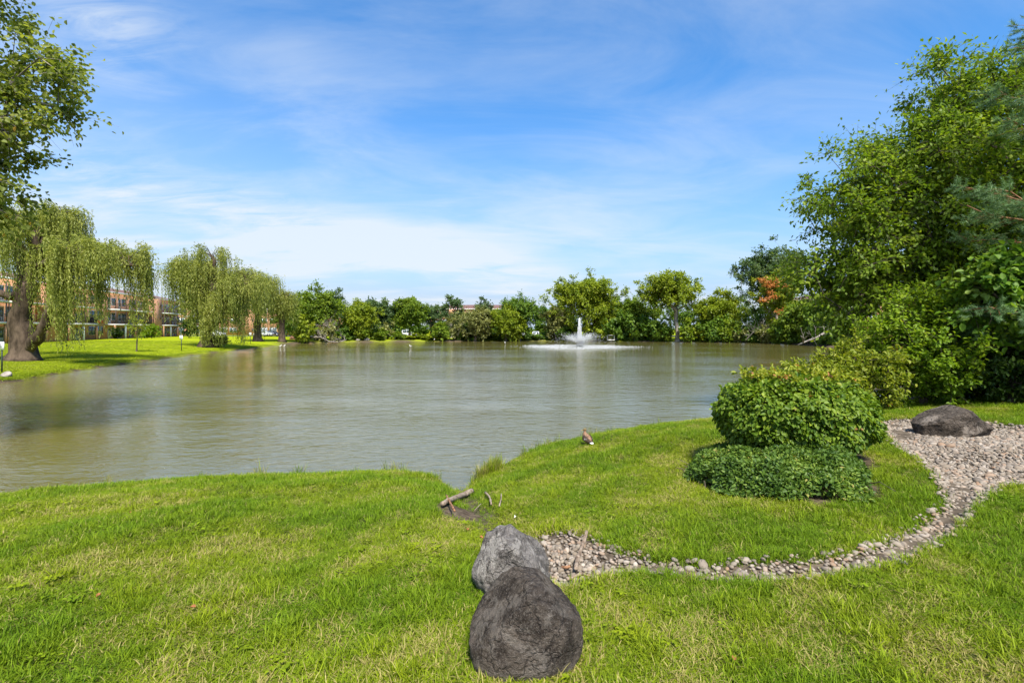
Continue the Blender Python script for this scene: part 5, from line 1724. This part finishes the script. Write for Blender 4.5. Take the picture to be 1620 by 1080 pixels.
# ------------------------------------------------------------------ clipped hedge and ground cover
def hedge():
    rg = np.random.default_rng(91)
    cx, cy = HEDGE_C; z0 = hz(cx, cy)
    base = np.array([cx, cy, z0])
    t = thing('clipped_hedge', 'clipped rounded green hedge bush with glossy leaves on the grassy mound', 'hedge', base)
    rx, ry, zc, rz = 0.95, 0.82, z0 + 0.62, 0.54
    mb = MB()
    for k in range(16):
        a = rg.uniform(0, 6.28); r1 = rg.uniform(.3, .95)
        e = np.array([cx + rx * r1 * math.cos(a) * .85, cy + ry * r1 * math.sin(a) * .85, zc + rg.uniform(-.2, .4)])
        s = base + np.array([.18 * math.cos(a), .18 * math.sin(a), -.05])
        mb.tube([s, (s + e) / 2 + np.array([0, 0, .12]), e], [.03, .02, .008], 5)
    V, Fq = mb.get(); part('stems', t, V, Fq, 'bark', True)

    def shell(n, lo, hi):
        u = nrm(rg.normal(size=(n, 3)))
        pw = 2.35
        q = u / (np.abs(u) ** pw).sum(1)[:, None] ** (1 / pw)
        lump = 1 + .035 * np.sin(u[:, 0] * 7 + 1) + .03 * np.sin(u[:, 1] * 8 + u[:, 2] * 6) + .03 * np.sin(u[:, 0] * 13 + u[:, 2] * 9)
        rho = rg.uniform(lo, hi, n) * lump
        P = np.array([cx, cy, zc]) + q * rho[:, None] * [rx, ry, rz]
        N = nrm(q ** 1 * np.abs(q) ** 1 / np.array([rx, ry, rz]))
        return P, N
    P1, N1 = shell(17500, .88, 1.03); P2, N2 = shell(10000, .66, .92)
    P = np.concatenate([P1, P2]); N = np.concatenate([N1, N2])
    keep = P[:, 2] > z0 + .10
    P, N = P[keep], N[keep]
    D = nrm(np.array([0, 0, -.55]) + N * .55 + rg.normal(size=P.shape) * .55)
    NN = nrm(N * .8 + np.array([0, 0, .55]) + rg.normal(size=P.shape) * .38)
    L = .064 * rg.uniform(.6, 1.25, len(P)); W = L * rg.uniform(.55, .78, len(P))
    young = np.clip((P[:, 2] - zc) / rz, -1, 1)
    tint = np.clip(.42 + .10 * young + rg.normal(0, .20, len(P)), 0, 1)
    # the outermost leaves that show largest are leaves of their own
    view = nrm(np.array([0, 0, CAMZ]) - P)
    vis = (N * view).sum(1) > .25
    outer = ((P - [cx, cy, zc]) / [rx, ry, rz]); outer = (np.abs(outer) ** 2.9).sum(1) ** (1 / 2.9)
    score = np.where(vis, outer + L * 2.2, 0)
    own = np.argsort(-score)[:280]
    rest = np.ones(len(P), bool); rest[own] = False
    V, Q, k = leaf_geo(P[rest], D[rest], NN[rest], L[rest], W[rest], 'oval', .18)
    part('foliage', t, V, [Q], 'leaf_hedge', True, {'tint': ('FACE', np.repeat(tint[rest], k))}, 'stuff')
    # tall fresh shoots above the clipped top
    S = []; Sd = []
    for k in range(26):
        a = rg.uniform(0, 6.28); r1 = math.sqrt(rg.random()) * .8
        S.append((cx + rx * r1 * math.cos(a), cy + ry * r1 * math.sin(a), zc + rz * .96))
    S.append((cx - .60, cy - .1, zc + rz * .97)); S.append((cx - .55, cy, zc + rz * 1.0)); S.append((cx + .08, cy + .1, zc + rz)); S.append((cx + .22, cy + .1, zc + rz)); S.append((cx - .15, cy + .1, zc + rz))
    V, Q, ti = foliage(rg, np.array(S), np.tile([[0, 0, 1.0]], (len(S), 1)), .13, 4, 7, .065, .038, 'oval', .1, up=.6, tone=np.full(len(S), .25))
    part('fresh_shoots', t, V, [Q], 'leaf_yellow', True, {'tint': ('FACE', ti)}, 'stuff', 'pale fresh shoots above the clipped top')
    # ten leaf shapes shared by the single leaves
    from mathutils import Matrix
    shapes = []
    for v in np.linspace(.08, .95, 10):
        V, Q, k = leaf_geo(np.zeros((1, 3)), np.array([[1., 0, 0]]), np.array([[0, 0, 1.]]), np.array([1.0]), np.array([.66]), 'oval', .18)
        shapes.append(raw_mesh('leaf', V, [Q], 'leaf_hedge', True, {'tint': ('FACE', np.full(len(Q), v))}))
    for i in own:
        d = nrm(D[i]); s = nrm(np.cross(d, NN[i])); u_ = np.cross(s, d)
        o = bpy.data.objects.new('leaf', shapes[int(np.clip(tint[i] * 10, 0, 9))])
        COL.objects.link(o); o.parent = t
        m = Matrix(((d[0], -s[0], u_[0], 0), (d[1], -s[1], u_[1], 0), (d[2], -s[2], u_[2], 0), (0, 0, 0, 1)))
        m = Matrix.Translation(P[i] - base) @ m @ Matrix.Scale(float(L[i]) * 1.06, 4)
        o.matrix_local = m


hedge()


def ground_cover():
    rg = np.random.default_rng(92)
    cx, cy = COVER_C
    base = np.array([cx, cy - .5, hz(cx, cy - .5)])
    t = thing('ground_cover_plant', 'low creeping dark green leafy plant spreading at the foot of the hedge', 'plant', base)
    n = 24000
    a = rg.uniform(0, 6.28, n); r = np.sqrt(rg.random(n)) * (1 + .07 * np.sin(a * 5 + 1) + .05 * np.sin(a * 9))
    X = cx + 0.95 * r * np.cos(a); Y = cy + 1.16 * r * np.sin(a)
    hh = .34 * np.clip(1 - r ** 3.2, 0, 1) ** .6 * (1 + .16 * np.sin(X * 9 + 1) * np.sin(Y * 8)) + .02
    dep = rg.random(n) ** 2.2
    Z = h_of(X, Y) + hh * (1 - dep * .9) + .02
    P = np.stack([X, Y, Z], 1)
    ou = np.stack([np.cos(a), np.sin(a), np.zeros(n)], 1) * (r ** 3)[:, None]
    N = nrm(ou * .8 + np.array([0, 0, 1.0]) + rg.normal(size=P.shape) * .45)
    D = nrm(rg.normal(size=P.shape) + ou * .6 + np.array([0, 0, .1]))
    L = .046 * rg.uniform(.6, 1.3, n)
    V, Q, k = leaf_geo(P, D, N, L, L * .58, 'oval', .18)
    tone = .12 * np.sin(X * 5 + Y * 3) + .10 * np.sin(X * 11 - Y * 7)
    tint = np.clip(.42 + tone + rg.normal(0, .2, n), 0, 1)
    part('foliage', t, V, [Q], 'leaf_cover', True, {'tint': ('FACE', np.repeat(tint, k))}, 'stuff')
    mb = MB()
    for k in range(60):
        a0 = rg.uniform(0, 6.28); r0 = rg.uniform(.2, .95)
        x = cx + 1.05 * r0 * math.cos(a0); y = cy + 1.2 * r0 * math.sin(a0); z = hz(x, y)
        d = rg.normal(0, .12, 2)
        mb.tube([(x, y, z - .02), (x + d[0], y + d[1], z + .1), (x + d[0] * 2, y + d[1] * 2, z + .2 * (1 - r0 ** 3) + .03)], [.006, .005, .003], 4, False)
    V, Fq = mb.get(); part('stems', t, V, Fq, 'bark')


ground_cover()


# ------------------------------------------------------------------ scattered stuff: points that carry copies of a few small meshes
def scatter(name, P, rot, scl, idx, meshes, attrs, parent=None):
    me = bpy.data.meshes.new(name)
    me.vertices.add(len(P)); me.vertices.foreach_set('co', np.ascontiguousarray(P, np.float32).ravel())
    a = me.attributes.new('rot', 'FLOAT_VECTOR', 'POINT'); a.data.foreach_set('vector', np.ascontiguousarray(rot, np.float32).ravel())
    a = me.attributes.new('scl', 'FLOAT_VECTOR', 'POINT'); a.data.foreach_set('vector', np.ascontiguousarray(scl, np.float32).ravel())
    a = me.attributes.new('idx', 'INT', 'POINT'); a.data.foreach_set('value', np.ascontiguousarray(idx, np.int32))
    for k, v in attrs.items():
        a = me.attributes.new(k, 'FLOAT', 'POINT'); a.data.foreach_set('value', np.ascontiguousarray(v, np.float32))
    coll = bpy.data.collections.new(name + '_shapes')
    for i, m in enumerate(meshes):
        coll.objects.link(bpy.data.objects.new('%s_shape_%02d' % (name, i), m))
    g = bpy.data.node_groups.new(name, 'GeometryNodeTree')
    g.interface.new_socket('Geometry', in_out='INPUT', socket_type='NodeSocketGeometry')
    g.interface.new_socket('Geometry', in_out='OUTPUT', socket_type='NodeSocketGeometry')
    N = g.nodes; Lk = g.links
    gi = N.new('NodeGroupInput'); go = N.new('NodeGroupOutput')
    mp = N.new('GeometryNodeMeshToPoints'); ci = N.new('GeometryNodeCollectionInfo'); io = N.new('GeometryNodeInstanceOnPoints')
    ci.inputs['Collection'].default_value = coll
    ci.inputs['Separate Children'].default_value = True; ci.inputs['Reset Children'].default_value = True
    io.inputs['Pick Instance'].default_value = True
    def named(nm, tp):
        n = N.new('GeometryNodeInputNamedAttribute'); n.data_type = tp; n.inputs['Name'].default_value = nm
        return next(o for o in n.outputs if o.enabled and o.name == 'Attribute')
    Lk.new(gi.outputs[0], mp.inputs['Mesh']); Lk.new(mp.outputs[0], io.inputs['Points']); Lk.new(ci.outputs[0], io.inputs['Instance'])
    Lk.new(named('idx', 'INT'), io.inputs['Instance Index'])
    e2r = N.new('FunctionNodeEulerToRotation'); Lk.new(named('rot', 'FLOAT_VECTOR'), e2r.inputs[0]); Lk.new(e2r.outputs[0], io.inputs['Rotation'])
    Lk.new(named('scl', 'FLOAT_VECTOR'), io.inputs['Scale'])
    Lk.new(io.outputs[0], go.inputs[0])
    o = bpy.data.objects.new(name, me); COL.objects.link(o)
    if parent is not None: o.parent = parent
    md = o.modifiers.new('scatter', 'NODES'); md.node_group = g
    o['kind'] = 'stuff'
    return o


# ---- gravel bed
gb_grid = np.array([(x, y) for y in np.arange(2.2, 11, .07) for x in np.arange(-.6, 15, .07)])
def gravel():
    rg = np.random.default_rng(95)
    lo = GRAVEL.min(0); hi = GRAVEL.max(0)
    # the soil under the stones
    bm = bmesh.new()
    f = bm.faces.new([bm.verts.new((p[0], p[1], 0)) for p in GRAVEL])
    bmesh.ops.triangulate(bm, faces=[f])
    for _ in range(2): bmesh.ops.subdivide_edges(bm, edges=[e for e in bm.edges if e.calc_length() > .25], cuts=2, use_grid_fill=False)
    bmesh.ops.triangulate(bm, faces=bm.faces[:])
    V = np.array([v.co[:] for v in bm.verts]); T3 = np.array([[v.index for v in q.verts] for q in bm.faces]); bm.free()
    V[:, 2] = h_of(V[:, 0], V[:, 1]) + .006
    bed = link('gravel_bed', raw_mesh('gravel_bed', V, [T3], 'soil_bed', True)); bed['kind'] = 'structure'
    meshes = []
    for k in range(8):
        S = []; rows = 5; seg = 7
        for i in range(rows):
            ph = math.pi * (i + 1) / (rows + 1)
            for j in range(seg):
                th = 2 * math.pi * (j + .5 * (i % 2)) / seg
                S.append((math.sin(ph) * math.cos(th), math.sin(ph) * math.sin(th), math.cos(ph)))
        S += [(0, 0, 1), (0, 0, -1)]
        S = np.array(S); pw = rg.uniform(2.0, 2.7)
        S = S / (np.abs(S) ** pw).sum(1)[:, None] ** (1 / pw)
        S = S * (1 + .13 * fbm3(S, 300 + k, 2.0, 2))[:, None] * [1.0, rg.uniform(.62, .85), rg.uniform(.42, .62)]
        Q = [(i * seg + j, (i + 1) * seg + j, (i + 1) * seg + (j + 1) % seg, i * seg + (j + 1) % seg) for i in range(rows - 1) for j in range(seg)]
        T_ = [(rows * seg, j, (j + 1) % seg) for j in range(seg)] + [(rows * seg + 1, (rows - 1) * seg + (j + 1) % seg, (rows - 1) * seg + j) for j in range(seg)]
        meshes.append(raw_mesh('pebble', S, [np.array(Q), np.array(T_)], 'pebble', True))
    n = 150000
    X = rg.uniform(lo[0] - .1, hi[0], n); Y = rg.uniform(lo[1] - .1, hi[1] + .1, n)
    ins = inside(GRAVEL, X, Y); d = pdist(GRAVEL, X, Y); d = np.where(ins, d, -d)
    bare = vnoise(X, Y, 17, 3.0)
    # bare muddy patch next to the grey boulder and under the long boulder
    mud = np.exp(-(((X - .62) / .34) ** 2 + ((Y - 3.75) / .28) ** 2)) + .8 * np.exp(-(((X - 6.2) / .9) ** 2 + ((Y - 6.75) / .35) ** 2))
    prob = sst(d, -.10, .10) * (1 - .93 * np.clip(mud, 0, 1)) * np.where(bare > .78, .45, 1)
    # crowd control: keep stones on a jittered grid so that they do not pile up
    keep = rg.random(n) < prob
    X, Y = X[keep], Y[keep]
    cell = {}; sel = []
    for i, (x, y) in enumerate(zip(X, Y)):
        key = (int(x / .033), int(y / .033))
        if cell.get(key, 0) < 1:
            cell[key] = cell.get(key, 0) + 1; sel.append(i)
    X, Y = X[sel], Y[sel]
    n = len(X)
    sz = .0185 * np.exp(rg.normal(-.03, .34, n)) * (1 + .15 * (Y > 5.5))
    Z = h_of(X, Y) + .008 + sz * .16 + rg.uniform(0, .010, n)
    rot = np.stack([rg.normal(0, .35, n), rg.normal(0, .35, n), rg.uniform(0, 6.28, n)], 1)
    idx = rg.integers(0, 8, n)
    dist = np.hypot(np.hypot(X, Y), CAMZ - Z)
    infr = (np.abs(X) < Y) & (Y < 6)
    order = np.argsort(np.where(infr, dist / sz, 1e9))[:290]
    rest = np.ones(n, bool); rest[order] = False
    for i in order:
        o = bpy.data.objects.new('pebble', meshes[idx[i]]); COL.objects.link(o); o.parent = bed
        o.location = (X[i], Y[i], Z[i]); o.rotation_euler = rot[i]; o.scale = (sz[i],) * 3
    P = np.stack([X, Y, Z], 1)
    scatter('gravel', P[rest], rot[rest], np.repeat(sz[rest][:, None], 3, 1), idx[rest], meshes, {}, bed)


M['soil_bed'] = simple_mat('soil_bed', (0.10, 0.078, 0.055), 0.95, 0.1, 0.45, 9.0, bmp=0.6)
gravel()


# ---- grass
def tuft(rg, nb, hgt, lie, wid, spread):
    """one tuft: curved tapering blades"""
    V, Q, T3, tint, own = [], [], [], [], []
    for b in range(nb):
        a = rg.uniform(0, 6.28); r0 = spread * math.sqrt(rg.random())
        p = np.array([r0 * math.cos(a), r0 * math.sin(a), -.006])
        az = rg.uniform(0, 6.28); h = hgt * rg.uniform(.5, 1.25)
        ln = np.clip(lie + rg.normal(0, .28), .05, 1.35)
        d = np.array([math.cos(az), math.sin(az), 0]); s = np.array([-d[1], d[0], 0]); w = wid * rg.uniform(.7, 1.2)
        i0 = len(V)
        q = p.copy(); ang = ln * .35
        for k, ww in enumerate((1.0, .92, .62)):
            V += [q - s * w * ww / 2, q + s * w * ww / 2]
            ang2 = ang + ln * (.3 + .42 * k)
            q = q + (d * math.sin(ang2) + np.array([0, 0, math.cos(ang2)])) * h / 3
            q[2] = max(q[2], .004)
        V.append(q)
        Q += [(i0, i0 + 1, i0 + 3, i0 + 2), (i0 + 2, i0 + 3, i0 + 5, i0 + 4)]; T3.append((i0 + 4, i0 + 5, i0 + 6))
        tint.append(np.clip(rg.normal(.5, .27), 0, 1)); own.append(rg.random())
    tt = np.concatenate([np.repeat(tint, 2), tint]); oo = np.concatenate([np.repeat(own, 2), own])
    return raw_mesh('grass_tuft', np.array(V), [np.array(Q), np.array(T3)], 'grass', False, {'tint': ('FACE', tt), 'own': ('FACE', oo)})


def grass():
    rg = np.random.default_rng(99)
    meshes = []
    for k in range(8):
        meshes.append(tuft(rg, 22, .056, 1.0 + .05 * k, .0042, .05))      # 0-7 lawn
    for k in range(3):
        meshes.append(tuft(rg, 20, .085, .85, .0048, .05))                   # 8-10 longer
    for k in range(3):
        meshes.append(tuft(rg, 22, .065, 1.25, .0040, .06))                 # 11-13 matted
    for k in range(2):
        meshes.append(tuft(rg, 16, .20, .42, .0055, .05))                   # 14-15 bank grass
    for k in range(3):                                                      # 16-18 small broad-leaved weeds
        n_ = 11; a = rg.uniform(0, 6.28, n_); rr_ = rg.uniform(.005, .03, n_)
        P = np.stack([rr_ * np.cos(a), rr_ * np.sin(a), rg.uniform(.012, .04, n_)], 1)
        D = np.stack([np.cos(a), np.sin(a), rg.uniform(-.1, .5, n_)], 1)
        V, Q, kk = leaf_geo(P, D, np.tile([[0, 0, 1.]], (n_, 1)) + rg.normal(0, .2, (n_, 3)), rg.uniform(.018, .032, n_), rg.uniform(.012, .02, n_), 'oval', .15)
        meshes.append(raw_mesh('weed', V, [Q], 'grass', False, {'tint': ('FACE', np.repeat(rg.uniform(.2, .9, n_), kk)), 'own': ('FACE', np.ones(n_ * kk))}))
    bands = [(1.0, 3.0, 1500), (3.0, 4.5, 1100), (4.5, 7.0, 750), (7.0, 10.5, 480), (10.5, 15.5, 330), (15.5, 20, 160)]
    Xs, Ys = [], []
    for r0, r1, dn in bands:
        th = R(59)
        n = int(dn * th * (r1 * r1 - r0 * r0))
        r = np.sqrt(rg.uniform(r0 * r0, r1 * r1, n)); a = rg.uniform(-th, th, n)
        Xs.append(r * np.sin(a)); Ys.append(r * np.cos(a))
    X = np.concatenate(Xs); Y = np.concatenate(Ys)
    s = sdist(X, Y)
    soil = soil_mask(X, Y, s)
    keep = (s > .03) & (rg.random(len(X)) > soil * 1.02)
    d = pdist(GRAVEL, X, Y); d = np.where(inside(GRAVEL, X, Y), d, -d)
    keep &= (d < .05) | (rg.random(len(X)) < .015 + .10 * (d < .16))
    for bx_, by_, rx, ry in (B1POS, B2POS, B3POS):
        keep &= ((X - bx_) / rx) ** 2 + ((Y - by_) / ry) ** 2 > .85
    X, Y, s, d = X[keep], Y[keep], s[keep], d[keep]
    n = len(X)
    Z = h_of(X, Y, s)
    v1 = vnoise(X, Y, 5, 1.6); v2 = vnoise(X, Y, 6, 4.6); v3 = vnoise(X, Y, 8, 11.0)
    patch = np.clip(.5 + 1.3 * (v1 - .5) + .9 * (v2 - .5) + rg.normal(0, .12, n), 0, 1)
    dry = np.clip(.07 + .38 * (v2 - .5) + .5 * (v3 - .5) + .12 * sst(Y, 5, 2) + .3 * (v1 - .5), .04, .5)
    idx = rg.integers(0, 8, n)
    lush = (v1 * .6 + v3 * .4)
    idx = np.where((lush < .42) & (rg.random(n) < .45), rg.integers(8, 11, n), idx)
    idx = np.where((dry > .24) & (rg.random(n) < .5), rg.integers(11, 14, n), idx)
    edge = ((s < .35) & (rg.random(n) < .35)) | ((np.abs(d) < .14) & (rg.random(n) < .30))
    idx = np.where(edge, rg.integers(8, 11, n), idx)
    # the tall clump where the gully meets the water
    cl = np.hypot(X + .62, Y - 9.75) < .42
    idx = np.where((cl & (rg.random(n) < .7)) | ((s < .25) & (rg.random(n) < .05)), rg.integers(14, 16, n), idx)
    idx = np.where((vnoise(X, Y, 21, 3.6) > .62) & (rg.random(n) < .025), rg.integers(16, 19, n), idx)
    rot = np.stack([rg.normal(0, .12, n), rg.normal(0, .12, n), rg.uniform(0, 6.28, n)], 1)
    sc = rg.uniform(.75, 1.25, n) * (.85 + .35 * v1) * np.where(Y > 7, 1.12, 1.0)
    scl = np.stack([sc, sc, sc * rg.uniform(.8, 1.15, n)], 1)
    o = scatter('grass', np.stack([X, Y, Z], 1), rot, scl, idx, meshes, {'patch': patch, 'dry': dry})
    tag(o, 'short uneven green lawn grass on the near bank', 'grass')
    # the lawn beyond the water, thinner and coarser
    m2 = []
    for k in range(4): m2.append(tuft(rg, 18, .05, .9, .016, .20))
    n = 60000
    Y = 24 + 60 * rg.random(n) ** 1.7; X = -Y * rg.uniform(.42, 1.06, n)
    s = sdist(X, Y); keep = s > .15
    X, Y, s = X[keep], Y[keep], s[keep]; n = len(X)
    Z = h_of(X, Y, s)
    v = vnoise(X, Y, 15, .35)
    sc = rg.uniform(.7, 1.3, n) * np.where(s < .6, 1.5, 1)
    o = scatter('grass', np.stack([X, Y, Z], 1), np.stack([np.zeros(n), np.zeros(n), rg.uniform(0, 6.28, n)], 1), np.stack([sc, sc, sc], 1), rg.integers(0, 4, n), m2,
                {'patch': np.clip(.95 + .4 * (v - .5), 0, 1), 'dry': np.clip(.05 + .2 * (v - .5), .01, .2)})
    tag(o, 'mown bright green lawn under the willows', 'grass')


grass()


# ------------------------------------------------------------------ fallen wood, leaves and a stray bloom
def stick(name, label, pxs, r0, r1, mat, cat='stick', lift=.012, knob=0, seed=0, sides=9, bend=0.0):
    rg = np.random.default_rng(seed)
    pts = np.array([ground_px(a, b) for a, b in pxs])
    k = len(pts); u = np.linspace(0, k - 1, (k - 1) * 6 + 1)
    q = np.stack([np.interp(u, np.arange(k), pts[:, j]) for j in range(3)], 1)
    for _ in range(3): q[1:-1] = (q[:-2] + 2 * q[1:-1] + q[2:]) / 4
    r = np.linspace(r0, r1, len(q)) * (1 + .10 * rg.normal(size=len(q)))
    q[:, 2] += r * .7 + lift
    q += rg.normal(0, r0 * .10, q.shape)
    V, Q, T3 = tube(q, r, sides)
    V[:len(q) * sides] += rg.normal(0, r0 * .07, (len(q) * sides, 3))
    return single(name, V, [Q, T3], mat, pts[0], label, cat, True)


stick('log', 'short weathered log lying in the muddy gully', [(700, 803), (714, 797), (730, 790), (746, 783)], .026, .046, 'driftwood', 'log', .03, seed=1, sides=12)
stick('stick', 'reddish broken stick leaning across the short log', [(706, 793), (712, 806), (719, 820)], .010, .013, 'rotwood', lift=.075, seed=2)
stick('stick', 'curved pale stick lying in the grass near the short log', [(768, 787), (775, 794), (777, 806)], .014, .011, 'driftwood', lift=.06, seed=3)
stick('stick', 'thin straight pale stick in the grass beside the curved stick', [(793, 788), (793, 797), (790, 809)], .007, .008, 'driftwood', lift=.06, seed=4)
stick('stick', 'short white twig in the grass between log and curved stick', [(751, 815), (756, 810), (761, 804)], .005, .005, 'driftwood', lift=.06, seed=5)
stick('stick', 'crooked grey stick lying across the pale gravel', [(928, 853), (925, 866), (918, 884), (913, 898), (911, 913)], .014, .017, 'driftwood', lift=.05, seed=6)
stick('stick', 'broken stick end between the dark boulder and the gravel', [(897, 925), (908, 921), (921, 916)], .011, .012, 'driftwood', lift=.035, seed=7)
stick('bark_piece', 'orange brown piece of bark on the gravel by the dark boulder', [(888, 906), (894, 905), (902, 904)], .012, .010, 'rotwood', 'bark', .03, seed=8)
for px, py, sz, lab, mat in [(1160, 1063, .022, 'curled orange leaf on the grass near the gravel curve', 'dry_leaf'), (152, 956, .022, 'brown fallen leaf on trodden grass away from the boulders', 'dry_leaf'), (310, 972, .022, 'reddish fallen leaf in thin dry grass', 'dry_leaf'),
                             (206, 817, .022, 'pale brown fallen leaf on the grass near the water', 'dry_leaf'), (740, 846, .03, 'orange fallen leaf by the gully next to the grey boulder', 'dry_leaf'), (758, 857, .03, 'second orange leaf in the gully close to the grey boulder', 'dry_leaf'),
                             (816, 823, .03, 'white fallen petal behind the grey boulder', 'petal')]:
    g = ground_px(px, py) + np.array([0, 0, .045])
    rg = np.random.default_rng(int(px))
    a = rg.uniform(0, 6.28)
    V, Q, k = leaf_geo(g[None], np.array([[math.cos(a), math.sin(a), .25]]), np.array([[.2, -.3, 1.]]), np.array([sz * 1.6]), np.array([sz]), 'oval', .35, .3)
    V2 = V + np.array([0, 0, .0015])
    single('fallen_leaf' if mat == 'dry_leaf' else 'petal', np.concatenate([V, V2]), [np.concatenate([Q[:, ::-1], Q + len(V)])], mat, g, lab, 'leaf' if mat == 'dry_leaf' else 'petal')
